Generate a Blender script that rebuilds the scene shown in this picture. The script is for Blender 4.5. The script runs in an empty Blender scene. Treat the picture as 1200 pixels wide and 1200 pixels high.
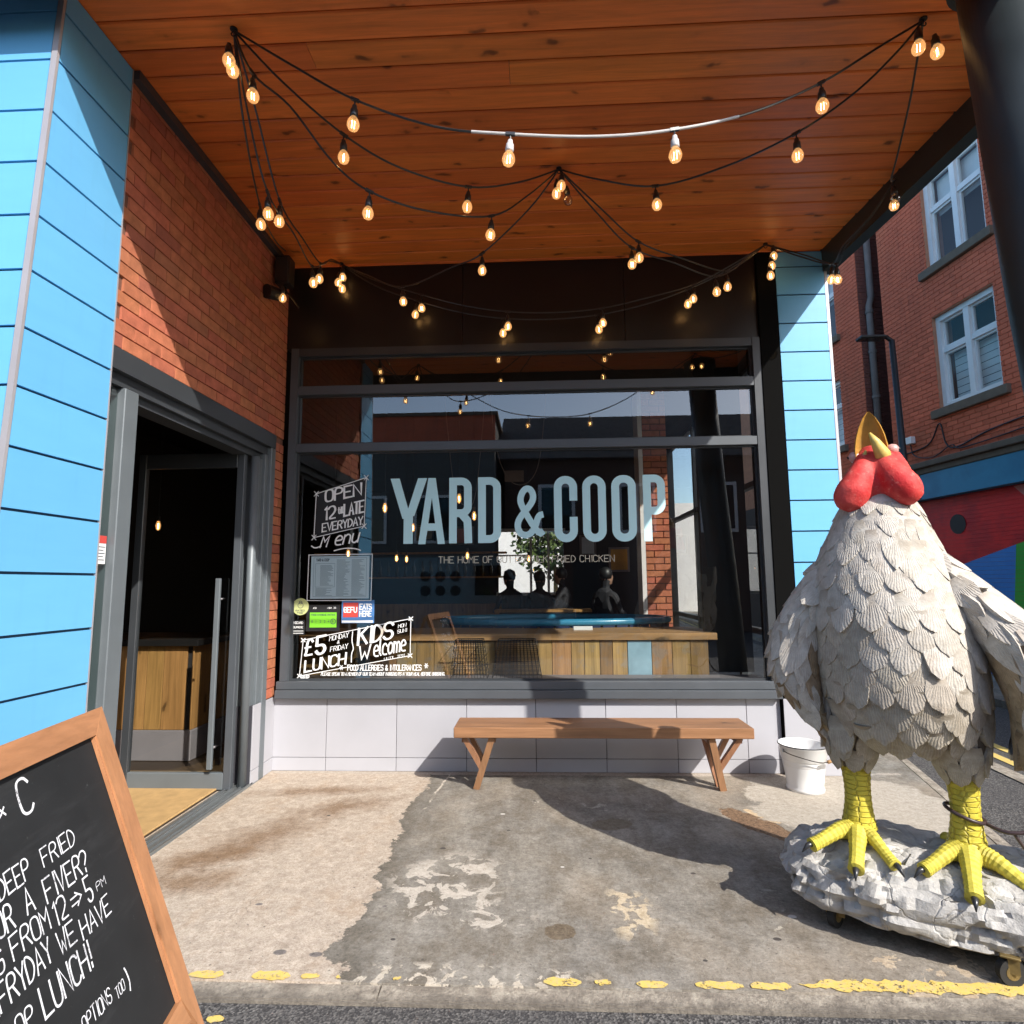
import bpy, bmesh, math, random
from mathutils import Vector, Matrix, noise as mn
from mathutils.bvhtree import BVHTree
random.seed(7)
R = math.radians
PI = math.pi
sc = bpy.context.scene
col = sc.collection

# ---------------------------------------------------------------- camera
cam_d = bpy.data.cameras.new('camera')
cam = bpy.data.objects.new('camera', cam_d); col.objects.link(cam); sc.camera = cam
yaw, pitch, roll = R(2.546), R(6.782), R(0.45)
fw = Vector((-math.sin(yaw)*math.cos(pitch), math.cos(yaw)*math.cos(pitch), math.sin(pitch)))
ri = Vector((math.cos(yaw), math.sin(yaw), 0)); dn = fw.cross(ri)
ri2 = math.cos(roll)*ri + math.sin(roll)*dn
dn2 = -math.sin(roll)*ri + math.cos(roll)*dn
cam.matrix_world = Matrix.Translation((0, -4.82, 1.45)) @ Matrix((ri2, -dn2, -fw)).transposed().to_4x4()
cam_d.sensor_width = 36; cam_d.lens = 36*700/1200; cam_d.clip_end = 500; cam_d.clip_start = .02

# ---------------------------------------------------------------- sky, sun, exposure
SUN = Vector((0.833, -1.0, 1.0)).normalized()      # towards the sun
w = bpy.data.worlds.new('World'); sc.world = w; w.use_nodes = True
nt = w.node_tree; bg = nt.nodes['Background']
sky = nt.nodes.new('ShaderNodeTexSky'); sky.sky_type = 'NISHITA'; sky.sun_disc = False
sky.sun_elevation = math.asin(SUN.z); sky.sun_rotation = math.atan2(SUN.x, SUN.y)
nt.links.new(sky.outputs[0], bg.inputs[0]); bg.inputs[1].default_value = 0.15
sd = bpy.data.lights.new('sun', 'SUN'); sd.energy = 3.3; sd.angle = R(.5); sd.color = (1, .95, .87)
so = bpy.data.objects.new('sun', sd); col.objects.link(so); so.location = (10, -12, 14)
so.rotation_euler = SUN.to_track_quat('Z', 'Y').to_euler()
sc.view_settings.view_transform = 'Standard'; sc.view_settings.look = 'None'
sc.view_settings.exposure = 1.12; sc.view_settings.gamma = 1
sc.view_settings.use_curve_mapping = False
sc.cycles.max_bounces = 10; sc.cycles.transparent_max_bounces = 24
sc.cycles.use_denoising = True

# ---------------------------------------------------------------- node helpers
class G:
    def __init__(s, name):
        s.m = bpy.data.materials.new(name); s.m.use_nodes = True; s.t = s.m.node_tree
        s.bs = s.t.nodes['Principled BSDF']
        tc = s.t.nodes.new('ShaderNodeTexCoord'); oi = s.t.nodes.new('ShaderNodeObjectInfo')
        s.rand = oi.outputs['Random']; s.obj = tc.outputs['Object']; s.gen = tc.outputs['Generated']
    def L(s, a, b):
        s.t.links.new(a, b)
    def put(s, inp, v):
        if hasattr(v, 'is_linked') or isinstance(v, bpy.types.NodeSocket): s.L(v, inp)
        elif isinstance(v, (tuple, list)): inp.default_value = tuple(v) if len(inp.default_value) == len(v) else tuple(v)+(1,)
        else: inp.default_value = v
    def math(s, op, a, b=0, c=None, clamp=False):
        n = s.t.nodes.new('ShaderNodeMath'); n.operation = op; n.use_clamp = clamp
        s.put(n.inputs[0], a); s.put(n.inputs[1], b)
        if c is not None: s.put(n.inputs[2], c)
        return n.outputs[0]
    def vmath(s, op, a, b):
        n = s.t.nodes.new('ShaderNodeVectorMath'); n.operation = op; s.put(n.inputs[0], a); s.put(n.inputs[1], b)
        return n.outputs[0]
    def map(s, v, loc=(0,0,0), rot=(0,0,0), scale=(1,1,1)):
        n = s.t.nodes.new('ShaderNodeMapping'); s.put(n.inputs[0], v); n.inputs[1].default_value = loc
        n.inputs[2].default_value = rot; n.inputs[3].default_value = scale; return n.outputs[0]
    def noise(s, v, scale=5, detail=4, rough=.55, dist=0, fac=True):
        n = s.t.nodes.new('ShaderNodeTexNoise'); s.put(n.inputs['Vector'], v); n.inputs['Scale'].default_value = scale
        n.inputs['Detail'].default_value = detail; n.inputs['Roughness'].default_value = rough
        n.inputs['Distortion'].default_value = dist; return n.outputs[0] if fac else n.outputs[1]
    def vor(s, v, scale=5, feature='F1', out=0, rnd=1):
        n = s.t.nodes.new('ShaderNodeTexVoronoi'); n.feature = feature; s.put(n.inputs['Vector'], v)
        n.inputs['Scale'].default_value = scale; n.inputs['Randomness'].default_value = rnd; return n.outputs[out]
    def ramp(s, v, *stops):
        n = s.t.nodes.new('ShaderNodeValToRGB'); s.put(n.inputs[0], v); e = n.color_ramp.elements
        while len(e) < len(stops): e.new(.5)
        for el, (p, c) in zip(e, stops):
            el.position = p; el.color = (c, c, c, 1) if isinstance(c, (int, float)) else tuple(c)+(1,)
        return n.outputs[0]
    def mix(s, f, a, b, mode='MIX'):
        n = s.t.nodes.new('ShaderNodeMix'); n.data_type = 'RGBA'; n.blend_type = mode
        s.put(n.inputs[0], f); s.put(n.inputs[6], a); s.put(n.inputs[7], b); return n.outputs[2]
    def sep(s, v):
        n = s.t.nodes.new('ShaderNodeSeparateXYZ'); s.put(n.inputs[0], v); return n.outputs
    def seed(s, v=None):
        n = s.t.nodes.new('ShaderNodeVectorMath'); n.operation = 'SCALE'
        n.inputs[0].default_value = (37, 91, 53); s.L(s.rand, n.inputs[3])
        return s.vmath('ADD', v or s.obj, n.outputs[0])
    def vary(s, c, amt=.2, hue=0):
        n = s.t.nodes.new('ShaderNodeHueSaturation'); s.put(n.inputs['Color'], c)
        s.L(s.math('MULTIPLY_ADD', s.rand, amt*2, 1-amt), n.inputs['Value'])
        if hue: s.L(s.math('MULTIPLY_ADD', s.math('FRACT', s.math('MULTIPLY', s.rand, 17.3)), hue*2, .5-hue), n.inputs['Hue'])
        return n.outputs[0]
    def bump(s, h, strength=.3, dist=.01, prev=None):
        n = s.t.nodes.new('ShaderNodeBump'); s.put(n.inputs['Height'], h); n.inputs['Strength'].default_value = strength
        n.inputs['Distance'].default_value = dist
        if prev is not None: s.L(prev, n.inputs['Normal'])
        s.L(n.outputs[0], s.bs.inputs['Normal']); return n.outputs[0]
    def out(s, color=None, rough=.6, metal=0, spec=.5, coat=0):
        if color is not None: s.put(s.bs.inputs['Base Color'], color)
        s.put(s.bs.inputs['Roughness'], rough); s.put(s.bs.inputs['Metallic'], metal)
        s.bs.inputs['Specular IOR Level'].default_value = spec; s.bs.inputs['Coat Weight'].default_value = coat
        return s.m

def dk(c, k): return tuple(min(1, x*k) for x in c)
def simple(name, c, rough=.5, metal=0, var=.12, scale=4, bump=.08, bscale=60, rnd=0, spec=.5, coat=0, bd=.004):
    g = G(name); v = g.seed()
    n = g.noise(v, scale, 5)
    cc = g.mix(n, dk(c, 1-var*1.6), dk(c, 1+var))
    if rnd: cc = g.vary(cc, rnd)
    if bump: g.bump(g.noise(v, bscale, 3), bump, bd)
    return g.out(cc, g.math('MULTIPLY_ADD', n, .2, rough-.1), metal, spec, coat)

def wood(name, c, axis=0, rough=.5, rnd=.12, knots=True, spec=.4, contrast=.5, hue=.006, kscale=1.6, wear=0):
    g = G(name); v = g.seed()
    sc_ = [26, 26, 26]; sc_[axis] = 1.6
    gr = g.noise(g.map(v, scale=sc_), 1.0, 6, .6, .6)
    gr2 = g.noise(g.map(v, scale=[x*4 for x in sc_]), 1.0, 3, .6)
    f = g.math('ADD', g.math('MULTIPLY', gr, .75), g.math('MULTIPLY', gr2, .25))
    cc = g.mix(g.ramp(f, (.3, 0), (.68, 1)), dk(c, 1-contrast), dk(c, 1+contrast*.45))
    cc = g.mix(g.math('MULTIPLY', g.noise(v, 2.2, 3), .5), cc, dk(c, .62))
    if knots:
        ks = [7*kscale, 7*kscale, 7*kscale]; ks[axis] = 2.6*kscale
        kv = g.vmath('ADD', g.map(v, scale=ks), g.noise(v, 9, 2, fac=False))
        kd = g.math('ADD', g.vor(kv, .62), g.math('MULTIPLY', g.math('LESS_THAN', g.sep(g.vor(kv, .62, 'F1', 1))[0], .5), 1.0))
        cc = g.mix(g.ramp(kd, (.06, .92), (.13, .75), (.2, 0)), cc, dk(c, .17))
        cc = g.mix(g.math('MULTIPLY', g.ramp(kd, (.12, 0), (.2, .6), (.36, 0)), .5), cc, dk(c, .5))
    if wear:
        cc = g.mix(g.math('MULTIPLY', g.ramp(g.noise(v, 7, 5, .7), (.5, 0), (.62, 1)), wear), cc, (.25, .22, .19))
    cc = g.vary(cc, rnd, hue)
    g.bump(f, .25, .003)
    return g.out(cc, g.math('MULTIPLY_ADD', gr, .25, rough-.12), 0, spec)

M = {}
M['ceil'] = wood('cedar plank', (.80, .20, .038), 0, .44, .14, True, .4, .36, .005, 2.5)
M['bench'] = wood('bench wood', (.34, .17, .085), 0, .42, .1, True, .4, .45)
M['bench_leg'] = wood('bench leg wood', (.33, .165, .085), 2, .5, .12, False, .4, .4)
M['frame_wood'] = wood('board frame wood', (.46, .215, .10), 2, .45, .06, True, .4, .35, .003, 1.2)
M['frame_wood_x'] = wood('board rail wood', (.46, .215, .10), 1, .45, .06, True, .4, .35, .003, 1.2)
M['crate'] = wood('reclaimed plank', (.46, .27, .11), 2, .65, .4, True, .25, .6, .015, 1.2, .55)
M['crate_x'] = wood('counter top wood', (.42, .24, .10), 0, .5, .1, True, .3, .5, .01, 1.2, .2)
M['bar'] = wood('bar plank', (.42, .22, .075), 2, .5, .22, True, .3, .5)
M['blueplank'] = simple('old pale blue paint', (.30, .46, .55), .6, var=.25, scale=9, bump=.2)
M['blue'] = None
def blue_panel():
    g = G('sky blue panel'); v = g.seed()
    n = g.noise(g.map(v, scale=(2, 2, 9)), 2, 5)
    c = g.mix(n, (.12, .385, .665), (.14, .43, .71))
    c = g.mix(g.math('MULTIPLY', g.ramp(g.noise(g.map(v, scale=(8, 8, .8)), 2.5, 4), (.55, 0), (.8, 1)), .16), c, (.09, .26, .42))
    c = g.mix(g.ramp(g.noise(v, 160, 2), (.72, 0), (.78, .5)), c, (.25, .45, .6))
    c = g.vary(c, .035)
    g.bump(g.noise(v, 3, 3), .12, .01)
    return g.out(c, .42, 0, .4)
M['blue'] = blue_panel()
M['joint'] = simple('dark joint', (.02, .045, .075), .7, var=.2)
M['trim'] = simple('pale angle trim', (.42, .40, .42), .4, .3, var=.1)
def brick_mat(name, c, dark, rnd, sunny=.25, spots=True):
    g = G(name); v = g.seed()
    n = g.noise(v, 14, 5, .65)
    c1 = g.mix(g.ramp(n, (.3, 0), (.72, 1)), dk(c, .72), dk(c, 1.18))
    hr = g.math('FRACT', g.math('MULTIPLY', g.rand, 7.7))
    c1 = g.mix(g.ramp(hr, (.72, 0), (.95, .42)), c1, dark)
    c1 = g.vary(c1, rnd, .008)
    g.bump(g.noise(v, 90, 4, .7), .5, .004)
    return g.out(c1, .85, 0, .25)
M['brick'] = brick_mat('warm red brick', (.45, .148, .080), (.24, .09, .065), .08)
M['mortar'] = simple('dark mortar', (.17, .075, .05), .95, var=.2, scale=20, bump=.5, bscale=150)
def facade_brick():
    g = G('town red brick'); v = g.obj
    c = (.72, .165, .085)
    cell = g.vor(g.map(v, scale=(4.4, 1, 13.3)), 1.0, 'F1', 1)
    cc = g.mix(g.noise(v, 2.2, 5), dk(c, .7), dk(c, 1.25))
    cc = g.mix(g.math('MULTIPLY', g.sep(cell)[0], .25), cc, (.38, .09, .06))
    cc = g.mix(g.ramp(g.noise(v, .7, 4), (.48, 0), (.7, .35)), cc, (.42, .17, .09))
    cc = g.mix(g.ramp(g.noise(g.map(v, scale=(3, 3, .5)), 1.5, 4), (.55, 0), (.75, .4)), cc, (.13, .05, .045))
    cc = g.vary(cc, .14)
    g.bump(g.noise(v, 60, 3), .4, .004)
    return g.out(cc, .9, 0, .2)
M['fbrick'] = facade_brick()
M['fmortar'] = simple('town mortar', (.50, .22, .13), .95, var=.25, scale=8)
M['fbrick_dark'] = simple('dark brick with painted shade', (.15, .05, .038), .95, var=.35, scale=6, rnd=.2, bump=.4, bscale=60)  # shade of the alley recess is put into this brick colour
M['stone'] = simple('worn sandstone', (.17, .12, .085), .9, var=.3, scale=9, bump=.4)
M['white'] = simple('white window paint', (.80, .75, .73), .5, var=.08, scale=6)
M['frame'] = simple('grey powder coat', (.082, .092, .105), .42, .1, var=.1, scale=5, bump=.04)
M['frame_lit'] = simple('grey powder coat painted lit', (.135, .155, .17), .45, .1, var=.12, scale=5, bump=.04)  # lighter copy of the frame coat, sunlight put into its colour
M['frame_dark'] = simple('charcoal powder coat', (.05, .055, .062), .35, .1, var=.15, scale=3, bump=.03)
M['fascia'] = simple('dark fascia board', (.013, .012, .012), .36, 0, var=.25, scale=2, bump=.03, bscale=12)
M['tile'] = simple('grey plinth tile', (.40, .40, .435), .5, 0, var=.07, scale=3, rnd=.03, bump=.05)
M['grout'] = simple('dark grout', (.04, .04, .05), .9)
M['steel_dark'] = simple('dark green steel paint', (.030, .042, .043), .4, .2, var=.2, scale=4, bump=.05)
M['column'] = simple('dark column paint', (.020, .027, .029), .5, .0, var=.3, scale=5, bump=.06)
M['black'] = simple('black plastic', (.012, .012, .013), .45, 0, var=.2)
M['matte_black'] = simple('matte black paint', (.005, .005, .005), .9, spec=.05)
M['rubber'] = simple('black rubber', (.02, .019, .018), .75, var=.3)
M['lead'] = simple('aged grey pipe', (.22, .17, .15), .8, var=.25, scale=6)
M['zinc'] = simple('metal threshold', (.30, .32, .33), .35, .7, var=.2, scale=20, bump=.1)
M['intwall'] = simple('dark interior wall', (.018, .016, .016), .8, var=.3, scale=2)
M['intfloor'] = simple('dark interior floor', (.045, .03, .02), .5, var=.3, scale=3)
M['mat'] = simple('coir matting', (.46, .29, .12), .95, var=.25, scale=14, bump=.8, bscale=260)
M['greykick'] = simple('grey kick board', (.22, .20, .21), .6, var=.1)
M['tub'] = simple('glossy turquoise blue vinyl', (.04, .25, .42), .25, var=.2, scale=6, coat=.4)
M['tub_dark'] = simple('dark blue vinyl', (.012, .03, .09), .35, var=.2, scale=6)
M['wire'] = simple('dark wire', (.03, .028, .027), .5, .6)
M['bottle'] = simple('bottle glass', (.05, .04, .02), .15, var=.5)
M['people'] = simple('dark clothing', (.02, .02, .025), .8)
M['skin'] = simple('skin', (.35, .2, .14), .6)
M['leafg'] = simple('green leaves', (.08, .12, .025), .6, var=.5, scale=8)
M['vinyl'] = simple('pale blue vinyl', (.50, .76, .82), .5, var=.05, scale=2, bump=0)
M['wvinyl'] = simple('white vinyl', (.80, .80, .80), .6, var=.05, bump=0)
M['creamv'] = simple('cream vinyl', (.55, .50, .40), .6, var=.05, bump=0)
M['blackv'] = simple('black vinyl', (.014, .014, .016), .6, var=.05, bump=0)
M['menu_sheet'] = simple('menu paper', (.38, .50, .56), .7, var=.08, bump=0)
M['ink'] = simple('dark ink', (.06, .08, .10), .8, bump=0)
M['green_card'] = simple('green card', (.20, .60, .03), .6, var=.05, bump=0)
M['gold_card'] = simple('pale gold card', (.55, .58, .25), .6, var=.1, scale=20, bump=0)
M['blue_card'] = simple('blue card', (.07, .20, .46), .6, var=.2, bump=0)
M['red_card'] = simple('red card', (.55, .06, .05), .6, var=.1, bump=0)
M['enamel'] = simple('white enamel', (.74, .74, .74), .22, var=.04, scale=8, bump=.02, coat=.3)
M['handle_wood'] = simple('pale wood grip', (.55, .32, .15), .5)
def chalkm():
    g = G('chalk pen'); v = g.obj
    n = g.math('ADD', g.math('MULTIPLY', g.noise(v, 130, 4, .8), .5), g.math('MULTIPLY', g.noise(v, 18, 4), .5))
    g.L(g.ramp(n, (.36, .25), (.47, 1)), g.bs.inputs['Alpha'])
    return g.out(g.mix(g.noise(v, 30, 3), (.62, .62, .66), (.88, .88, .92)), .95, 0, .1)
M['chalk'] = chalkm()
M['socket'] = simple('black lamp holder', (.028, .028, .028), .33, var=.2, spec=.7)
M['yellowline'] = None
def yline(name, thr):
    g = G(name); v = g.obj
    n = g.math('ADD', g.math('MULTIPLY', g.noise(v, 16, 7, .8), .6), g.math('MULTIPLY', g.noise(v, 90, 3, .7), .4))
    c = g.mix(g.noise(v, 9, 6, .7), (.50, .33, .05), (.74, .56, .17))
    c = g.mix(g.ramp(g.noise(v, 60, 4, .8), (.5, 0), (.62, .6)), c, (.42, .36, .27))
    g.L(g.ramp(n, (thr, 0), (thr+.03, 1)), g.bs.inputs['Alpha'])
    g.bump(g.noise(v, 120, 3, .7), .4, .004)
    return g.out(c, .85)
M['yellowline'] = yline('worn yellow road paint', .425)
M['yellowline2'] = yline('yellow road paint', .33)

def blackboard():
    g = G('chalkboard'); v = g.obj
    n = g.noise(v, 3, 6, .7)
    c = g.mix(n, (.010, .011, .012), (.028, .029, .031))
    dust = g.ramp(g.noise(v, 45, 3, .8), (.66, 0), (.76, .55))
    c = g.mix(dust, c, (.10, .10, .10))
    sm = g.ramp(g.noise(g.map(v, scale=(2, 1, 7), rot=(.5, 0, 0)), 2, 6, .75), (.55, 0), (.85, .5))
    c = g.mix(sm, c, (.055, .055, .058))
    return g.out(c, g.math('MULTIPLY_ADD', n, .3, .5), 0, .2)
M['board'] = blackboard()

def concrete():
    g = G('pavement concrete'); v = g.obj
    s = g.sep(v); X, Y = s[0], s[1]
    fine = g.noise(v, 140, 3, .7); mid = g.noise(v, 14, 6, .65); big = g.noise(v, 2.3, 5, .6)
    # two casts of concrete: tan on the left, grey in the middle
    tan = g.mix(g.ramp(mid, (.3, 0), (.7, 1)), (.36, .295, .235), (.53, .445, .36))
    tan = g.mix(g.math('MULTIPLY', g.ramp(fine, (.35, 1), (.55, 0)), .3), tan, (.22, .17, .13))
    grey = g.mix(g.ramp(g.noise(v, 5, 7, .7), (.3, 0), (.72, 1)), (.15, .135, .115), (.30, .275, .24))
    grey = g.mix(g.ramp(big, (.42, 0), (.62, .6)), grey, (.34, .31, .265))
    grey = g.mix(g.math('MULTIPLY', g.ramp(g.noise(g.map(v, scale=(9, 1.2, 1)), 2, 5, .7), (.5, 0), (.75, 1)), .4), grey, (.10, .09, .075))
    nb = g.math('MULTIPLY_ADD', g.noise(v, 3.2, 7, .68), .5, -.25)
    xb = g.math('ADD', X, nb)
    yb = g.math('MULTIPLY_ADD', Y, -.02, -.86)
    edge = g.math('SUBTRACT', xb, yb)
    m = g.ramp(edge, (.0, 0), (.012, 1))
    # edge of right hand grey cast (rounded towards the right corner)
    def blob(cx, cy, rx, ry, rot=0, amp=.8, ns=6, soft=.06, lo=.75):
        q = g.map(v, loc=(0, 0, 0))
        a = g.math('SUBTRACT', X, cx); b = g.math('SUBTRACT', Y, cy)
        c_, s_ = math.cos(rot), math.sin(rot)
        u = g.math('DIVIDE', g.math('ADD', g.math('MULTIPLY', a, c_), g.math('MULTIPLY', b, s_)), rx)
        w_ = g.math('DIVIDE', g.math('SUBTRACT', g.math('MULTIPLY', b, c_), g.math('MULTIPLY', a, s_)), ry)
        d = g.math('SQRT', g.math('ADD', g.math('MULTIPLY', u, u), g.math('MULTIPLY', w_, w_)))
        d = g.math('ADD', d, g.math('MULTIPLY_ADD', g.noise(v, ns, 6, .7), amp*2, -amp))
        return g.ramp(d, (lo, 1), (lo+soft, 0))
    mott = g.noise(g.map(v, scale=(1.6, 1, 1)), 3.4, 6, .72)
    grey = g.mix(g.ramp(mott, (.40, .65), (.56, 0)), grey, (.145, .12, .09))
    grey = g.mix(g.ramp(g.noise(v, 1.1, 3), (.5, 0), (.68, .5)), grey, (.33, .27, .205))
    tan = g.mix(g.ramp(mott, (.52, 0), (.72, .6)), tan, (.36, .255, .17))
    c = g.mix(m, tan, grey)
    # darker damp margin just inside the grey cast
    c = g.mix(g.math('MULTIPLY', g.ramp(edge, (.0, 0), (.01, .55), (.16, 0)), 1.0), c, (.10, .088, .07))
    # brown stains on the tan cast
    for a in [(-1.80, -1.50, .36, .16, .5, .75, 7, .8, .25), (-1.62, -1.22, .5, .26, .9, .8, 6, .9, .1), (-1.75, -1.75, .35, .2, .2, .8, 8, .7, .2), (-1.3, -.75, .5, .22, .5, .8, 7, .8, .1), (-1.55, -.45, .7, .14, .1, .7, 6, .8, .1)]:
        c = g.mix(g.math('MULTIPLY', blob(*a), .72), c, (.17, .095, .045))
    for a in [(-1.05, -2.30, .03, .02), (-.9, -2.31, .03, .018), (-1.3, -1.95, .02, .012), (-.72, -1.95, .012, .01)]:
        c = g.mix(blob(*a, 0, .15, 9, .25), c, (.16, .14, .13))
    # flaked patches: pale concrete showing through a worn skin
    def flakes(cx, cy, rx, ry, thr, colr, sc=9):
        f = g.ramp(g.noise(v, sc, 7, .62, .6), (thr, 0), (thr+.012, 1))
        return g.math('MULTIPLY', f, blob(cx, cy, rx, ry, 0, .35, 3, .5, .6)), colr
    for a in [(-.46, -1.72, .34, .34, .52, (.47, .42, .36)), (-.32, -2.0, .34, .16, .55, (.47, .42, .36)),
              (.38, -1.95, .12, .26, .50, (.50, .41, .29)), (-.35, -2.42, .6, .08, .54, (.50, .44, .36), 14),
              (1.2, -1.9, .5, .4, .62, (.40, .36, .30)), (.35, -.7, .6, .3, .62, (.36, .33, .28)), (1.5, -2.35, .4, .2, .55, (.45, .36, .26))]:
        f, cc = flakes(*a); c = g.mix(f, c, cc)
    # dark damp spot
    c = g.mix(g.math('MULTIPLY', blob(.07, -2.13, .085, .075, 0, .45, 8, .05), .8), c, (.13, .095, .06))
    c = g.mix(g.math('MULTIPLY', blob(.42, -1.0, .16, .11, .2, .3, 6, .06), .8), c, (.17, .14, .10))
    # rust brown worn hollow by the right end of the bench
    hole = blob(1.30, -.98, .36, .12, -1.05, .62, 6, .05, .8)
    hc = g.mix(g.ramp(g.noise(v, 60, 5, .8), (.35, 0), (.65, 1)), (.07, .045, .028), (.30, .185, .11))
    c = g.mix(hole, c, hc)
    c = g.mix(blob(1.36, -.84, .17, .045, -1.0, .5, 10, .05), c, (.55, .41, .26))
    # tan strip by the wall and towards the bucket
    c = g.mix(blob(2.0, -.62, .75, .75, -.4, .5, 3, .06, .8), c, g.mix(mid, (.34, .30, .25), (.48, .43, .36)))
    c = g.mix(g.math('MULTIPLY', g.ramp(Y, (.3, 0), (1, 0)), 0), c, c)
    c = g.mix(blob(.0, -.01, 3.2, .09, 0, .45, 4, .1), c, (.42, .36, .30))
    ln = g.math('ABSOLUTE', g.math('ADD', g.math('SUBTRACT', X, g.math('MULTIPLY_ADD', Y, .10, -.69)), g.math('MULTIPLY_ADD', g.noise(v, 5, 5), .10, -.05)))
    lnm = g.math('MULTIPLY', g.ramp(ln, (.004, 1), (.009, 0)), g.math('MULTIPLY', g.math('GREATER_THAN', Y, -.92), g.ramp(g.noise(v, 6, 3), (.42, 0), (.5, 1))))
    c = g.mix(lnm, c, (.50, .44, .37))
    # cracks
    cr = g.vor(g.vmath('ADD', v, g.map(g.noise(v, 3, 4, .6, fac=False), scale=(.25, .25, 0))), 1.3, 'DISTANCE_TO_EDGE')
    c = g.mix(g.math('MULTIPLY', g.ramp(cr, (.0, 1), (.004, 0)), g.ramp(g.noise(v, 1.7, 3), (.5, 0), (.65, .5))), c, (.10, .085, .07))
    gr1 = g.noise(v, 70, 5, .85); gr2 = g.noise(v, 26, 6, .8)
    c = g.mix(.24, c, g.mix(g.ramp(gr1, (.38, 0), (.62, 1)), (0, 0, 0), (1, 1, 1)), 'SOFT_LIGHT')
    c = g.mix(.30, c, g.mix(g.ramp(gr2, (.36, 0), (.64, 1)), (0, 0, 0), (1, 1, 1)), 'SOFT_LIGHT')
    for a in [(-.55,-1.35,.02,.014),(-.2,-1.1,.013,.011),(.75,-1.6,.016,.012),(.25,-1.45,.010,.009),(-1.35,-.9,.014,.011),(.95,-2.15,.020,.014),(-.05,-.62,.015,.012),(-.62,-2.2,.012,.01),(.62,-2.3,.011,.009)]:
        c = g.mix(blob(*a, 0, .12, 20, .2), c, (.07, .06, .055))
    for a in [(1.08,-1.98,.022,.016),(-.25,-.85,.018,.014),(.1,-1.55,.012,.01)]:
        c = g.mix(blob(*a, 0, .12, 20, .2), c, (.55, .52, .48))
    c = g.mix(g.ramp(g.noise(v, 75, 2, .5), (.70, 0), (.74, .5)), c, (.5, .46, .4))
    c = g.mix(g.ramp(g.noise(v, 50, 2, .5), (.28, .6), (.32, 0)), c, (.06, .05, .045))
    h = g.math('ADD', g.math('MULTIPLY', mid, .5), g.math('ADD', g.math('MULTIPLY', fine, .35), g.math('MULTIPLY', gr1, .45)))
    h = g.math('SUBTRACT', h, g.math('MULTIPLY', hole, .8))
    h = g.math('ADD', h, g.math('MULTIPLY', m, .25))
    g.bump(h, .55, .012)
    return g.out(c, g.math('MULTIPLY_ADD', mid, .3, .62), 0, .3)
M['concrete'] = concrete()
def kerb_mat():
    g = G('rough kerb concrete'); v = g.obj
    c = g.mix(g.ramp(g.noise(v, 25, 7, .8), (.35, 0), (.6, 1)), (.20, .17, .14), (.50, .44, .36))
    c = g.mix(g.ramp(g.noise(v, 6, 4), (.45, 0), (.65, .7)), c, (.20, .17, .14))
    yy = g.math('ADD', g.sep(v)[1], g.math('MULTIPLY_ADD', g.noise(v, 9, 6, .75), .10, -.05))
    c = g.mix(g.ramp(g.math('MULTIPLY_ADD', yy, 10, 25.3), (.0, .5), (.25, 0)), c, (.12, .105, .09))
    g.bump(g.noise(v, 45, 6, .8), .9, .02)
    return g.out(c, .9, 0, .25)
M['kerb'] = kerb_mat()
def asphalt():
    g = G('asphalt'); v = g.obj
    st = g.vor(v, 130, 'F1', 1); sx = g.sep(st)[0]
    c = g.mix(g.ramp(sx, (.3, 0), (1, 1)), (.040, .038, .038), (.17, .16, .15))
    c = g.mix(g.ramp(g.noise(v, 1.3, 5), (.4, 0), (.7, .5)), c, (.075, .07, .07))
    c = g.mix(g.ramp(g.noise(g.map(v, scale=(6, .7, 1)), 2, 6, .75), (.62, 0), (.70, .7)), c, (.20, .17, .14))
    g.bump(g.vor(v, 130), .6, .006)
    return g.out(c, .85, 0, .3)
M['asphalt'] = asphalt()
def feather_mat(name, c, dirt):
    g = G(name); v = g.obj
    s = g.sep(v)
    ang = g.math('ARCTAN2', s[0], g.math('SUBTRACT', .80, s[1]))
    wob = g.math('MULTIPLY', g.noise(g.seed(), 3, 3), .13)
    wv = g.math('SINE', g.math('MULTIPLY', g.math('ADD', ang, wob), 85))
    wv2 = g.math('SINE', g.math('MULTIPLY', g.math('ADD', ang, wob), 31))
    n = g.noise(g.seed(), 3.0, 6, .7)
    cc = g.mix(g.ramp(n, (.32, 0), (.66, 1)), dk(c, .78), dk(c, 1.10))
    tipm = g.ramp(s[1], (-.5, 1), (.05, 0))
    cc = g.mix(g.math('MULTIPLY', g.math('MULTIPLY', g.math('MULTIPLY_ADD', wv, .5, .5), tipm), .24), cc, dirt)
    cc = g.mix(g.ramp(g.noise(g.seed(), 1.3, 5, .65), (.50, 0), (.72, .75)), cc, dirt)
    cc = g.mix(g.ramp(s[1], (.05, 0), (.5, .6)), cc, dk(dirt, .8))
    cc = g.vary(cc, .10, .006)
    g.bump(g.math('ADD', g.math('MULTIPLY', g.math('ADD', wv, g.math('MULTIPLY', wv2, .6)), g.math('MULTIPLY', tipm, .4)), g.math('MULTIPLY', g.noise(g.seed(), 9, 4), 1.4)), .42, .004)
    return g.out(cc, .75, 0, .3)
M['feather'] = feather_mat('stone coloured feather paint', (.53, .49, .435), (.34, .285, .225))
M['featherm'] = feather_mat('dusty feather paint with painted shade', (.45, .40, .335), (.25, .20, .145))  # brown belly dirt, with belly shade put into the colour too
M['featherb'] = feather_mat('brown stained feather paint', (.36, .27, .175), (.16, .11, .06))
M['bodyp'] = simple('dark plumage crevice paint', (.11, .085, .06), .9, var=.3, scale=14, bump=.5, bscale=60)  # dark base colour that shows in the gaps between feathers
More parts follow.
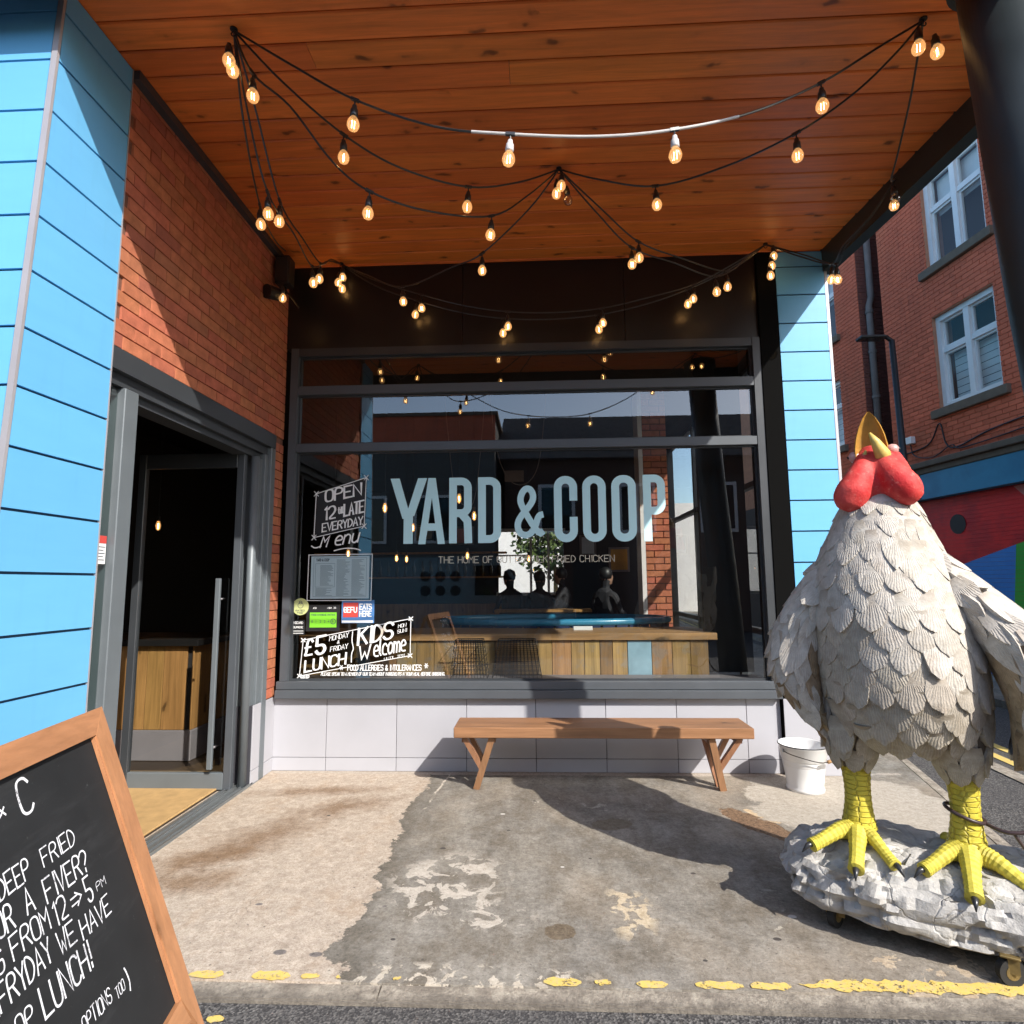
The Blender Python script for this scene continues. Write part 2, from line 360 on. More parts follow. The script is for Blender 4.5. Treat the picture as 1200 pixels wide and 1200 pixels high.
def redskin():
    g = G('red wattle paint'); v = g.obj
    c = g.mix(g.ramp(g.noise(v, 9, 5, .65), (.35, 0), (.65, 1)), (.50, .018, .02), (.68, .09, .075))
    c = g.mix(g.math('MULTIPLY', g.ramp(g.noise(v, 30, 4, .7), (.56, 0), (.70, 1)), .5), c, (.72, .30, .24))
    g.bump(g.noise(v, 70, 4, .7), .45, .006)
    return g.out(c, .62, 0, .35)
M['red'] = redskin()
M['beak'] = simple('ochre beak paint', (.46, .235, .035), .55, var=.45, scale=16, bump=.3)
M['beak2'] = simple('pale yellow beak paint', (.66, .48, .12), .5, var=.2, scale=20, bump=.2)
M['pinkeye'] = simple('pale pink eye paint', (.62, .34, .31), .4)
def yleg():
    g = G('yellow scaled leg paint'); v = g.obj
    d = g.vor(g.map(v, scale=(.62, .62, 1.35)), 34, 'DISTANCE_TO_EDGE', 0, .35)
    c = g.mix(g.noise(v, 12, 4), (.44, .365, .03), (.66, .55, .075))
    c = g.mix(g.ramp(d, (.01, .65), (.05, 0)), c, (.30, .23, .03))
    g.bump(g.ramp(d, (0, 0), (.12, 1)), .7, .008)
    return g.out(c, .5, 0, .4)
M['yleg'] = yleg()
M['ytoe'] = simple('yellow ringed toe paint', (.58, .49, .06), .6, var=.4, scale=22, bump=.4)
M['claw'] = simple('dark claw', (.03, .03, .032), .3)
def rock_mat():
    g = G('painted grey rock'); v = g.obj
    n = g.noise(v, 8, 7, .7)
    c = g.mix(g.ramp(n, (.3, 0), (.65, 1)), (.32, .305, .285), (.56, .54, .51))
    cr = g.vor(g.vmath('ADD', v, g.map(g.noise(v, 5, 3, fac=False), scale=(.3,)*3)), 5.2, 'DISTANCE_TO_EDGE')
    c = g.mix(g.ramp(g.noise(v, 3.5, 5, .7), (.5, 0), (.7, .5)), c, (.33, .30, .27))
    g.bump(g.math('ADD', g.noise(v, 22, 6, .75), g.math('MULTIPLY', g.ramp(cr, (0, 0), (.04, 1)), .35)), .7, .015)
    return g.out(c, .92, 0, .15)
M['rock'] = rock_mat()
M['rust'] = simple('rusty caster steel', (.28, .20, .08), .55, .6, var=.4, scale=30)
M['cableb'] = simple('dark cable lock', (.05, .03, .03), .4)
M['roof_tile'] = simple('dark roof tile', (.20, .17, .16), .75, var=.5, scale=5, rnd=.15)
M['darkbrick'] = simple('dark opposite brick', (.10, .05, .035), .9, var=.3, scale=3)  # plain dark brick of the houses opposite
M['render_g'] = simple('grey render', (.13, .12, .11), .9, var=.2)
M['van'] = simple('white van paint', (.20, .205, .21), .25, var=.05, coat=.5)
M['darkglass'] = simple('dark window glass', (.012, .014, .016), .08, var=.1, bump=0)
M['mural_red'] = None
def mural(name, c, c2=None, thr=.5):
    g = G(name); v = g.obj
    cc = g.mix(g.ramp(g.noise(v, 1.6, 4, .6), (.42, 0), (.6, 1)), c, c2 or dk(c, .7))
    return g.out(cc, .55, 0, .4)
M['mural_red'] = mural('mural red paint', (.50, .012, .016), (.36, .01, .02))
M['mural_blue'] = mural('mural blue paint', (.03, .14, .42))
M['mural_green'] = mural('mural green paint', (.03, .22, .03), (.05, .30, .04))
M['mural_orange'] = mural('mural orange paint', (.70, .30, .03))
M['mural_pink'] = mural('mural pink paint', (.75, .25, .22))
def mural_paint():
    g = G('mural paint'); v = g.obj; s = g.sep(v); A_, Z_ = s[0], s[2]
    nz = g.noise(v, 1.8, 4, .6)
    red = g.mix(g.ramp(nz, (.42, 0), (.6, 1)), (.88, .02, .02), (.62, .012, .02))
    blu = g.mix(nz, (.03, .20, .62), (.07, .34, .82)); grn = g.mix(nz, (.03, .34, .03), (.10, .58, .07)); org = g.mix(nz, (.60, .22, .02), (.85, .42, .05))
    low = g.mix(g.math('GREATER_THAN', g.math('ADD', A_, g.math('MULTIPLY', Z_, .15)), 4.20), grn, blu)
    low = g.mix(g.math('GREATER_THAN', A_, 3.70), org, low)
    f = g.math('GREATER_THAN', g.math('ADD', Z_, g.math('MULTIPLY', A_, .26)), 1.77+4.55*.26)
    c = g.mix(f, low, red)
    c = g.mix(g.ramp(g.noise(g.map(v, scale=(1, 1, 30)), 2, 3), (.55, 0), (.75, .18)), c, (.3, .1, .1))
    return g.out(c, .55, 0, .4)
M['mural'] = mural_paint()
M['fascia_blue'] = mural('shop fascia blue paint', (.04, .26, .42), (.03, .20, .34))

def emit(name, c, s):
    g = G(name); g.bs.inputs['Emission Color'].default_value = tuple(c)+(1,); g.bs.inputs['Emission Strength'].default_value = s
    return g.out(c, .5)
M['filament'] = emit('hot filament', (1, .62, .25), 15)
M['filament_in'] = emit('warm interior filament', (1, .42, .12), 22)
def bulbglass(name, tint, em):
    m = bpy.data.materials.new(name); m.use_nodes = True; t = m.node_tree; n = t.nodes; n.clear()
    o = n.new('ShaderNodeOutputMaterial'); tr = n.new('ShaderNodeBsdfTransparent'); gl = n.new('ShaderNodeBsdfGlossy')
    gl.inputs['Roughness'].default_value = .03
    tr.inputs[0].default_value = tuple(tint)+(1,)
    lw = n.new('ShaderNodeLayerWeight'); lw.inputs[0].default_value = .35
    mx = n.new('ShaderNodeMixShader'); t.links.new(lw.outputs[1], mx.inputs[0])
    t.links.new(tr.outputs[0], mx.inputs[1]); t.links.new(gl.outputs[0], mx.inputs[2])
    e = n.new('ShaderNodeEmission'); e.inputs[0].default_value = (1, .50, .18, 1); e.inputs[1].default_value = em
    ad = n.new('ShaderNodeAddShader'); t.links.new(mx.outputs[0], ad.inputs[0]); t.links.new(e.outputs[0], ad.inputs[1])
    t.links.new(ad.outputs[0], o.inputs[0]); return m
M['bulb'] = bulbglass('amber bulb glass', (1, .88, .70), .22)
M['bulb_off'] = bulbglass('clear bulb glass', (.9, .9, .88), 0)
def glass(name, tint, k, base=.0):
    m = bpy.data.materials.new(name); m.use_nodes = True; t = m.node_tree; n = t.nodes; n.clear()
    o = n.new('ShaderNodeOutputMaterial'); tr = n.new('ShaderNodeBsdfTransparent'); gl = n.new('ShaderNodeBsdfGlossy')
    gl.inputs['Roughness'].default_value = 0.0; gl.inputs[0].default_value = (1, 1, 1, 1)
    tr.inputs[0].default_value = tuple(tint)+(1,)
    fr = n.new('ShaderNodeFresnel'); ge = n.new('ShaderNodeNewGeometry'); io = n.new('ShaderNodeMath'); io.operation = 'MULTIPLY_ADD'
    t.links.new(ge.outputs['Backfacing'], io.inputs[0]); io.inputs[1].default_value = 1/1.52-1.52; io.inputs[2].default_value = 1.52
    t.links.new(io.outputs[0], fr.inputs[0])
    mu = n.new('ShaderNodeMath'); mu.operation = 'MULTIPLY_ADD'; mu.use_clamp = True
    t.links.new(fr.outputs[0], mu.inputs[0]); mu.inputs[1].default_value = k; mu.inputs[2].default_value = base
    mx = n.new('ShaderNodeMixShader'); t.links.new(mu.outputs[0], mx.inputs[0])
    t.links.new(tr.outputs[0], mx.inputs[1]); t.links.new(gl.outputs[0], mx.inputs[2])
    t.links.new(mx.outputs[0], o.inputs[0]); return m
M['glass'] = glass('window glass', (.80, .83, .82), 1.7, .055)
M['glass_far'] = glass('far window glass', (.85, .88, .88), .8)
M['glass_side'] = glass('side glass', (.62, .72, .70), 1.6, .03)
M['film'] = glass('dark tinted film', (.30, .29, .28), .25)
M['leafglass'] = glass('door glass', (.86, .88, .87), 1.3)

# ---------------------------------------------------------------- mesh helpers
class MB:
    def __init__(s): s.v = []; s.f = []; s.mi = []
    def add(s, vs, fs):
        b = len(s.v); s.v += [tuple(p) for p in vs]; s.f += [tuple(b+i for i in f) for f in fs]; return s
    def box(s, x0, x1, y0, y1, z0, z1):
        return s.add([(x0,y0,z0),(x1,y0,z0),(x1,y1,z0),(x0,y1,z0),(x0,y0,z1),(x1,y0,z1),(x1,y1,z1),(x0,y1,z1)],
                     [(0,3,2,1),(4,5,6,7),(0,1,5,4),(1,2,6,5),(2,3,7,6),(3,0,4,7)])
    def bbox(s, x0, x1, y0, y1, z0, z1, b=.004):
        # box with chamfered edges
        bm = bmesh.new(); bmesh.ops.create_cube(bm, size=1)
        for v in bm.verts: v.co = Vector(((x0+x1)/2+v.co.x*(x1-x0), (y0+y1)/2+v.co.y*(y1-y0), (z0+z1)/2+v.co.z*(z1-z0)))
        bmesh.ops.bevel(bm, geom=bm.edges[:], offset=b, segments=1, affect='EDGES')
        bm.verts.index_update(); s.add([v.co[:] for v in bm.verts], [[v.index for v in f.verts] for f in bm.faces]); bm.free(); return s
    def bar(s, a, b, w, h, up=(0,0,1)):
        a, b = Vector(a), Vector(b); d = (b-a).normalized(); u = Vector(up); r_ = d.cross(u)
        if r_.length < 1e-4: r_ = d.cross(Vector((1, 0, 0)))
        r_.normalize(); u = r_.cross(d)
        P = []
        for p in (a, b):
            for i, j in ((-1,-1),(1,-1),(1,1),(-1,1)): P.append(p + r_*i*w/2 + u*j*h/2)
        return s.add(P, [(0,1,2,3),(7,6,5,4),(0,4,5,1),(1,5,6,2),(2,6,7,3),(3,7,4,0)])
    def poly(s, pts, n=(0,0,1), th=0):
        # flat polygon, optional thickness along -n
        k = len(pts); n = Vector(n)
        if not th: return s.add(pts, [tuple(range(k))])
        q = [Vector(p)-n*th for p in pts]
        return s.add(list(pts)+q, [tuple(range(k)), tuple(range(2*k-1, k-1, -1))]+[(i, k+i, k+(i+1)%k, (i+1)%k) for i in range(k)])
    def loft(s, rings, cap=True, closed=True):
        b = len(s.v); n = len(rings[0])
        for r_ in rings: s.v += [tuple(p) for p in r_]
        for i in range(len(rings)-1):
            for j in range(n if closed else n-1):
                s.f.append((b+i*n+j, b+i*n+(j+1)%n, b+(i+1)*n+(j+1)%n, b+(i+1)*n+j))
        if cap and closed:
            s.f.append(tuple(b+n-1-j for j in range(n))); s.f.append(tuple(b+(len(rings)-1)*n+j for j in range(n)))
        return s
    def lathe(s, prof, n=16, c=(0,0,0), M_=None):
        M_ = M_ or Matrix.Identity(4); c = Vector(c)
        rings = [[M_ @ (Vector((r_*math.cos(2*PI*j/n), r_*math.sin(2*PI*j/n), z))) + c for j in range(n)] for r_, z in prof]
        return s.loft(rings)
    def tube(s, path, rad, n=6, cap=True):
        P = [Vector(p) for p in path]; rings = []; up = Vector((0, 0, 1))
        prev = None
        for i, p in enumerate(P):
            d = (P[min(i+1, len(P)-1)]-P[max(i-1, 0)]).normalized()
            a = prev - d*prev.dot(d) if prev is not None else d.cross(up if abs(d.z) < .95 else Vector((1, 0, 0)))
            a.normalize(); prev = a; b_ = d.cross(a)
            r_ = rad[i] if isinstance(rad, (list, tuple)) else rad
            rings.append([p + (a*math.cos(2*PI*j/n)+b_*math.sin(2*PI*j/n))*r_ for j in range(n)])
        return s.loft(rings, cap)
    def mesh(s, name, mat, smooth=False, off=None):
        me = bpy.data.meshes.new(name)
        vs = [Vector(p)-off for p in s.v] if off is not None else s.v
        me.from_pydata(vs, [], s.f); me.update()
        if smooth: me.polygons.foreach_set('use_smooth', [True]*len(me.polygons))
        if mat: me.materials.append(M[mat] if isinstance(mat, str) else mat)
        return me
    def build(s, name, mat, parent=None, smooth=False, kind=None, local=False, fix=False):
        """vertices are world coordinates (or the parent's own, with local=True)"""
        base = parent
        off = None
        if parent is not None and not local:
            off = wloc(parent)
        me = s.mesh(name, mat, smooth, off)
        if fix:
            bm = bmesh.new(); bm.from_mesh(me); bmesh.ops.recalc_face_normals(bm, faces=bm.faces[:]); bm.to_mesh(me); bm.free()
        o = bpy.data.objects.new(name, me); col.objects.link(o)
        if parent is not None: o.parent = parent
        if kind: o['kind'] = kind
        return o
def wloc(o):
    p = Vector((0, 0, 0))
    while o is not None: p += o.location; o = o.parent
    return p
def tag(o, label, cat, group=None):
    o['label'] = label; o['category'] = cat
    if group: o['group'] = group
    return o
def thing(name, label, cat, loc=(0,0,0), rz=0, group=None):
    o = bpy.data.objects.new(name, None); col.objects.link(o); o.location = loc; o.rotation_euler = (0, 0, rz)
    o.empty_display_size = .1
    return tag(o, label, cat, group)
def inst(name, me, parent, loc=(0,0,0), rot=None, scale=None, matrix=None):
    o = bpy.data.objects.new(name, me); col.objects.link(o); o.parent = parent
    if matrix is not None: o.matrix_basis = matrix
    else:
        o.location = loc
        if rot: o.rotation_euler = rot
        if scale: o.scale = scale
    return o
def realize(o):
    dg = bpy.context.evaluated_depsgraph_get(); dg.update()
    me = bpy.data.meshes.new_from_object(o.evaluated_get(dg)); old = o.data
    o.modifiers.clear(); o.data = me; me.name = old.name; return me
def catmull(P, n=6):
    P = [Vector(p[:3]) for p in P]; out = []
    for i in range(len(P)-1):
        a, b, c, d = P[max(i-1, 0)], P[i], P[i+1], P[min(i+2, len(P)-1)]
        for k in range(n):
            t = k/n
            out.append(.5*((2*b)+(-a+c)*t+(2*a-5*b+4*c-d)*t*t+(-a+3*b-3*c+d)*t**3))
    out.append(P[-1]); return out

# ---------------------------------------------------------------- lettering: stroke alphabet on a 4 x 6 grid
F = dict(A="00 26 40;12 32", B="03 33 42 41 30 00 06 36 45 44 33", C="45 36 16 05 01 10 30 41", D="00 06 26 44 42 20 00",
 E="46 06 00 40;03 33", F="46 06 00;03 33", G="45 36 16 05 01 10 30 41 43 23", H="00 06;40 46;03 43", I="10 16",
 J="46 41 30 10 01", K="00 06;46 03;14 40", L="06 00 40", M="00 06 23 46 40", N="00 06 40 46", O="20 10 01 05 16 36 45 41 30 20",
 P="00 06 36 45 44 33 03", Q="20 10 01 05 16 36 45 41 30 20;22 40", R="00 06 36 45 44 33 03;23 40", S="45 36 16 05 04 13 33 42 41 30 10 01",
 T="06 46;26 20", U="06 01 10 30 41 46", V="06 20 46", W="06 10 23 30 46", X="00 46;06 40", Y="06 23 46;23 20", Z="06 46 00 40")
F.update({'0': F['O'], '1': "05 16 10", '2': "05 16 36 45 43 00 40", '5': "46 06 03;03 33 42 41 30 10 01", '£': "45 36 26 15 11 00 40;03 33",
 '&': "40 14 15 26 35 34 02 01 10 20 42", '!': "16 12;10 11", '?': "05 16 36 45 44 22;20 21", '.': "10 11", '-': "03 33", '>': "02 32;04 34;25 43 21",
 ')': "16 25 32 21 10", '(': "26 15 12 11 20", '*': "03 43;15 31;11 35", '3': "05 16 36 45 34 23 34 42 41 30 10 01", '4': "30 36 02 42",
 '7': "06 46 10", 'e': "02 32 33 24 14 03 01 10 30", 'n': "00 04;03 14 24 33 30", 'u': "04 01 10 20 31;34 30",
 'm': "00 04;03 14 23 20;23 34 43 40", 'l': "06 01 10", 'c': "33 24 14 03 01 10 30", 'o': "10 01 03 14 24 33 31 20 10",
 'i': "10 14", 't': "16 11 20;04 24", '/': "00 46", "'": "16 15"})
NARROW = set("I!.ltiE'-FL1")
ROUND = set("BCDGJOPQRSU02353£&?)(enumlcot")
def chaikin(P, closed=False):
    out = [P[0]]
    for a, b in zip(P, P[1:]):
        out += [a.lerp(b, .25), a.lerp(b, .75)]
    out.append(P[-1]); return out
PEN = [0]
def ribbon(mb, P, wd, xf, zoff, cap=.35):
    """flat ribbon with mitred corners along the 2D polyline P"""
    n = len(P)
    if n < 2: return
    closed = (P[0]-P[-1]).length < 1e-6
    L_, R_ = [], []
    for i in range(n):
        if closed: a, b = P[(i-1) % (n-1)], P[(i+1) % (n-1)] if i < n-1 else P[1]
        else: a, b = P[max(i-1, 0)], P[min(i+1, n-1)]
        d1 = (P[i]-a); d2 = (b-P[i])
        d1 = d1.normalized() if d1.length > 1e-9 else d2.normalized(); d2 = d2.normalized() if d2.length > 1e-9 else d1
        t = (d1+d2)
        t = t.normalized() if t.length > 1e-3 else d1
        nn = Vector((-t.y, t.x)); k = max(.5, abs(nn.dot(Vector((-d1.y, d1.x)))))
        q = P[i]
        if not closed and i == 0: q = q - d2*wd*cap
        if not closed and i == n-1: q = q + d1*wd*cap
        pw = wd*(1-PEN[0]+PEN[0]*1.45*abs(t.x*.36-t.y*.93)) if PEN[0] else wd
        L_.append(q+nn*pw/2/k); R_.append(q-nn*pw/2/k)
    b = len(mb.v)
    for i, (l, r_) in enumerate(zip(L_, R_)): zz = zoff+i*.000012; mb.v.append(tuple(xf(l.x, l.y, zz))); mb.v.append(tuple(xf(r_.x, r_.y, zz)))
    for i in range(n-1): mb.f.append((b+2*i, b+2*i+1, b+2*i+3, b+2*i+2))
def write(mb, text, x, y, h, xf, wd=.08, aspect=.62, slant=0, gap=.35, jitter=0, rot=0, grow=0):
    """draws text from (x,y), height h, strokes wd*h wide; returns width"""
    PEN[0] = .34 if wd > .13 and slant else .22 if jitter else 0
    u = h/6; ux = u*aspect*1.5; cx = 0; zo = 0; cr, sr = math.cos(rot), math.sin(rot)
    for ch in text:
        if ch == ' ': cx += ux*3; continue
        g = F.get(ch) or F.get(ch.upper())
        wmax = 0
        jr = random.uniform(-jitter, jitter); jy = random.uniform(-jitter, jitter)*h
        for st in g.split(';'):
            P = [Vector((int(p[0]), int(p[1]))) for p in st.split()]
            wmax = max(wmax, max(p.x for p in P))
            P = [Vector((p.x*ux, p.y*u)) for p in P]
            if ch in ROUND and len(P) > 3: P = chaikin(chaikin(P))
            Q = []
            for p in P:
                px = cx + p.x + slant*p.y; py = p.y + jy + jr*p.x
                Q.append(Vector((x+px*cr-py*sr, y+px*sr+py*cr)))
            ribbon(mb, Q, wd*h, xf, zo); zo += .00025
            if zo > .0018: zo = 0
        cx += wmax*ux + gap*ux*2.6
    PEN[0] = 0
    return cx

# ================================================================ SETTING
H = 4.17
WX = -2.13                      # plane of the left side wall
def struct(name, mb, mat, **k): return mb.build(name, mat, kind='structure', **k)

struct('road', MB().poly([(-60,-60,-.03),(60,-60,-.03),(60,60,-.03),(-60,60,-.03)]), 'asphalt')
pav = [(-8,-2.47,0),(1.86,-2.47,0),(2.08,-2.38,0),(2.24,-2.12,0),(2.44,-1.43,0),(3.04,.9,0),(3.65,3.2,0),(5.0,8.5,0),(5.0,16,0),(-8,16,0)]
struct('pavement', MB().poly(pav, th=.03), 'concrete')
def kerb_run(P, wdt, z, L=2.6):
    out = []
    for a, b in zip(P, P[1:]):
        a, b = Vector(a), Vector(b); d = b-a; n = max(1, round(d.length/L)); u = d/n; nn = Vector((d.y, -d.x)).normalized()*wdt
        for k in range(n):
            p = a+u*k; q = a+u*(k+1)-u.normalized()*.006
            j = random.uniform(-.004, .003)
            out.append((p, q, q+nn*(1+random.uniform(-.06, .06)), p+nn*(1+random.uniform(-.06, .06)), z+j))
    return out
kp = struct('kerb', MB().box(-8, 1.86, -2.548, -2.47, -.029, -.018), 'kerb')
for p, q, r_, t_, z in kerb_run([(-5.5,-2.472),(1.86,-2.472),(2.09,-2.38),(2.25,-2.12),(2.452,-1.43),(3.05,.9),(3.66,3.2)], .068, -.004):
    MB().poly([(p.x,p.y,z+.001),(t_.x,t_.y,z-.007),(r_.x,r_.y,z-.007),(q.x,q.y,z+.001)], n=(0,0,1), th=.024).build('kerb_stone', 'kerb', kp)
# lane drain strip and painted lines of the side street
def strip(name, x0, wd, y0, y1, z, mat, kind='structure', k=.09, **kw):
    n = 24; v = []
    m = MB()
    for i in range(n):
        a = y0+(y1-y0)*i/n; b = y0+(y1-y0)*(i+1)/n
        m.poly([(x0+k*a,a,z),(x0+wd+k*a,a,z),(x0+wd+k*b,b,z),(x0+k*b,b,z)])
    return m.build(name, mat, kind=kind)
strip('drain_channel', 3.50, .13, -4, 22, -.022, 'kerb')
l1 = strip('yellow_line', 3.72, .085, -4, 22, -.024, 'yellowline2', None)
tag(l1, 'yellow line painted on the side street, nearer the pavement', 'road marking', 'double yellow lines in the side street')
l2 = strip('yellow_line', 3.92, .085, -4, 22, -.024, 'yellowline2', None)
tag(l2, 'yellow line painted on the side street, nearer the brick building', 'road marking', 'double yellow lines in the side street')
struct('far_pavement', MB().poly([(5.3,-8,.06),(8,-8,.06),(8,30,.06),(5.6,30,.06),(5.3,0,.06)], th=.09), 'concrete')

# worn yellow dashes along the kerb
def dash(x0, x1, yc, hw, rag, label, mat='yellowline'):
    n = max(5, int((x1-x0)/.018)); top, bot = [], []
    for i in range(n+1):
        x = x0+(x1-x0)*i/n; e = min(1, 2.2*math.sin(PI*(i+.35)/(n+.7)))
        top.append((x, yc+hw*e+random.uniform(-rag, rag), .004)); bot.append((x, yc-hw*e+random.uniform(-rag, rag), .004))
    v = bot+top; m = MB(); m.v = v
    m.f = [(i, i+1, n+2+i, n+1+i) for i in range(n)]
    o = m.build('yellow_dash', mat)
    return tag(o, label, 'road marking', 'worn yellow paint dashes along the kerb')
for x0, x1, hw, lab in [(-1.33,-1.20,.02,'worn yellow paint dash on the kerb beside the chalkboard leg'),
        (-1.09,-.945,.024,'yellow paint dash second from the chalkboard along the kerb'),
        (-.905,-.835,.013,'small yellow paint dab third from the chalkboard'),(-.775,-.755,.008,'tiny yellow fleck between the grey and tan concrete edge and the middle of the kerb'),
        (-.56,-.53,.010,'tiny yellow fleck alone on the left half of the grey concrete kerb'),
        (-.004,.134,.022,'yellow paint dash just right of the middle of the kerb'),(.183,.242,.013,'short yellow dab between two longer dashes at the middle kerb'),
        (.333,.447,.019,'yellow paint dash in front of the middle of the bench'),(.545,.715,.020,'long yellow dash on the kerb between bench and rock'),
        (.742,.886,.020,'yellow dash on the kerb left of the rock base shadow')]:
    dash(x0, x1, -2.447, hw, .006, lab)
dash(.915, 2.02, -2.435, .032, .010, 'long continuous yellow band on the kerb below the caster wheel', 'yellowline')
dash(-1.16, -1.10, -2.63, .016, .004, 'yellow fleck on the asphalt beside the chalkboard foot').location.z = -.03

# ================================================================ CANOPY
def ex(y): return 2.365-.07*y
can = thing('canopy', 'dark framed canopy with orange timber plank soffit over the shop entrance', 'canopy', (.1, -1.35, H))
k = 0
while True:
    y0 = -2.143+.161*(k-3); y1 = y0+.155
    if y0 > -.03: break
    if y1 > -.01: y1 = -.012
    cut = random.choice([None, None, random.uniform(-1.2, 1.6)])
    xs = [(WX-.0, ex(y0)-.003)] if cut is None else [(WX, cut-.0012), (cut+.0012, ex(y0)-.003)]
    for a, b in xs:
        m = MB(); e = .007
        prof = [(y0+.001, H+.02), (y0+.001, H+e), (y0+e, H), (y1-e, H), (y1-.001, H+e), (y1-.001, H+.02)]
        cy = (y0+y1)/2
        m.loft([[(a-(a+b)/2, y-cy, z-H) for y, z in prof], [(b-(a+b)/2, y-cy, z-H) for y, z in prof]])
        o = m.build('plank', 'ceil', None, fix=True); o.parent = can
        o.location = ((a+b)/2-.1, cy+1.35, random.uniform(-.0015, .0015))
    k += 1
MB().box(WX-.2, 2.36, -2.66, .2, H+.022, 4.6).build('canopy_core', 'fascia', can)
m = MB(); P0_, P1_ = (ex(.0), .0), (ex(-2.68), -2.68)
m.loft([[(P0_[0], P0_[1], 3.98), (P0_[0]+.09, P0_[1], 3.98), (P0_[0]+.09, P0_[1], 4.62), (P0_[0], P0_[1], 4.62)],
        [(P1_[0], P1_[1], 3.98), (P1_[0]+.09, P1_[1], 3.98), (P1_[0]+.09, P1_[1], 4.62), (P1_[0], P1_[1], 4.62)]])
m.build('edge_beam', 'steel_dark', can, fix=True)
MB().box(-5, ex(-2.69)-.002, -2.68, -2.664, 3.98, 4.62).build('front_beam', 'steel_dark', can)
MB().box(WX+.001, WX+.05, -2.04, -.005, H-.055, H-.003).build('wall_trim', 'frame_dark', can)

ub = thing('upper_storeys', 'upper storeys of the shop building above the canopy', 'building', (0, 3, 4.62))
MB().box(-6, 2.44, -2.6, 10, 4.62, 8.2).build('wall', 'blue', ub)
MB().box(-6.05, 2.5, -2.66, 10.05, 8.2, 8.35).build('roof', 'steel_dark', ub)

# round leaning column at the corner
co = thing('round_column', 'thick dark round column holding the canopy corner', 'column', (2.285, -2.42, 0))
pth = [(2.285,-2.42,0),(2.205,-2.42,1.4),(2.115,-2.42,2.6),(2.03,-2.42,4.2)]
MB().tube(pth, [.16]*4, 48).build('shaft', 'column', co, smooth=True)
MB().tube([(2.285,-2.42,.001),(2.284,-2.42,.02)], .17, 40).build('base_ring', 'steel_dark', co)
MB().tube([(2.036,-2.42,4.08),(2.03,-2.42,4.168)], .19, 40).build('collar', 'column', co, smooth=False)

# ================================================================ LEFT BLUE CLAD WALL
cl = thing('clad_wall', 'sky blue panel clad wall corner left of the door', 'wall', (-2.5, -2.3, 0))
def yo(z): return -2.50-.04*(4.17-z)
zs = [4.168]+[4.031-.2525*i for i in range(16)]+[.0]
PX = -2.112
MB().loft([[(PX-.014, -2.048, z), (PX-.014, yo(z)+.014, z), (-5.2, yo(z)+.014, z), (-5.2, -2.048, z)] for z in (0, 4.17)]).build('backing', 'joint', cl, fix=True)
for a, b in zip(zs, zs[1:]):
    a -= .006; b += .006
    if a-b < .03: continue
    MB().loft([[(PX, -2.052, z), (PX, yo(z)+.016, z), (PX-.012, yo(z)+.016, z), (PX-.012, -2.052, z)] for z in (b, a)]).build('panel', 'blue', cl, fix=True)
    for x0, x1 in ((-2.142, -3.6), (-3.606, -5.2)):
        MB().loft([[(x0, yo(z), z), (x1, yo(z), z), (x1, yo(z)+.012, z), (x0, yo(z)+.012, z)] for z in (b, a)]).build('panel', 'blue', cl, fix=True)
MB().loft([[(PX+.003, yo(z)+.010, z), (PX+.003, yo(z)-.004, z), (PX-.024, yo(z)-.004, z), (PX-.024, yo(z)+.010, z)] for z in (0, 4.165)]).build('corner_trim', 'trim', cl, fix=True)
MB().box(PX-.012, PX+.002, -2.050, -2.044, 0, 4.165).build('edge_trim', 'trim', cl)

# right blue pillar and black pilaster
bp = thing('clad_pillar', 'sky blue panel clad pillar right of the shop window', 'pillar', (2.19, .2, 0))
zs = [4.165]+[4.03-.2437*i for i in range(17)]+[.0]
MB().box(1.99, 2.385, -.036, .45, 0, 4.168).build('backing', 'joint', bp)
for a, b in zip(zs, zs[1:]):
    a -= .006; b += .006
    if a-b < .03: continue
    MB().box(1.988, 2.376, -.05, -.038, b, a).build('panel', 'blue', bp)
    MB().box(2.387, 2.397, -.036, .45, b, a).build('panel', 'blue', bp)
MB().box(2.378, 2.400, -.052, -.037, 0, 4.165).build('corner_trim', 'trim', bp)
pl = MB().box(1.835, 1.986, -.045, .3, 0, 4.168).build('black_pilaster', 'matte_black'); tag(pl, 'narrow black pilaster between the shop window and blue pillar', 'pilaster')

# ================================================================ LEFT BRICK WALL
bw = thing('brick_wall', 'warm red brick side wall above the sliding door', 'wall', (WX, -1.1, 0))
m = MB()
m.box(-2.36, WX-.006, -2.045, -.003, 2.655, H+.3); m.box(-2.36, WX-.006, -.165, -.003, 0, 2.652)
m.build('mortar', 'mortar', bw)
brick_me = {}
def brick(L, Hh, parent, loc, mat='brick', nm='brick', dep=.012, rot=None):
    key = (round(L, 3), round(Hh, 3), mat, dep)
    if key not in brick_me:
        mb = MB(); e = .0025
        mb.add([(0,-L/2,-Hh/2),(0,L/2,-Hh/2),(0,L/2,Hh/2),(0,-L/2,Hh/2),
                (dep,-L/2+e,-Hh/2+e),(dep,L/2-e,-Hh/2+e),(dep,L/2-e,Hh/2-e),(dep,-L/2+e,Hh/2-e)],
               [(4,5,6,7),(0,1,5,4),(1,2,6,5),(2,3,7,6),(3,0,4,7)])
        brick_me[key] = mb.mesh(nm, mat)
    o = bpy.data.objects.new(nm, brick_me[key]); col.objects.link(o); o.parent = parent
    o.location = Vector(loc)-wloc(parent) if rot is None else Vector(loc)
    if rot: o.rotation_euler = rot
    return o
row = 0; z = .57
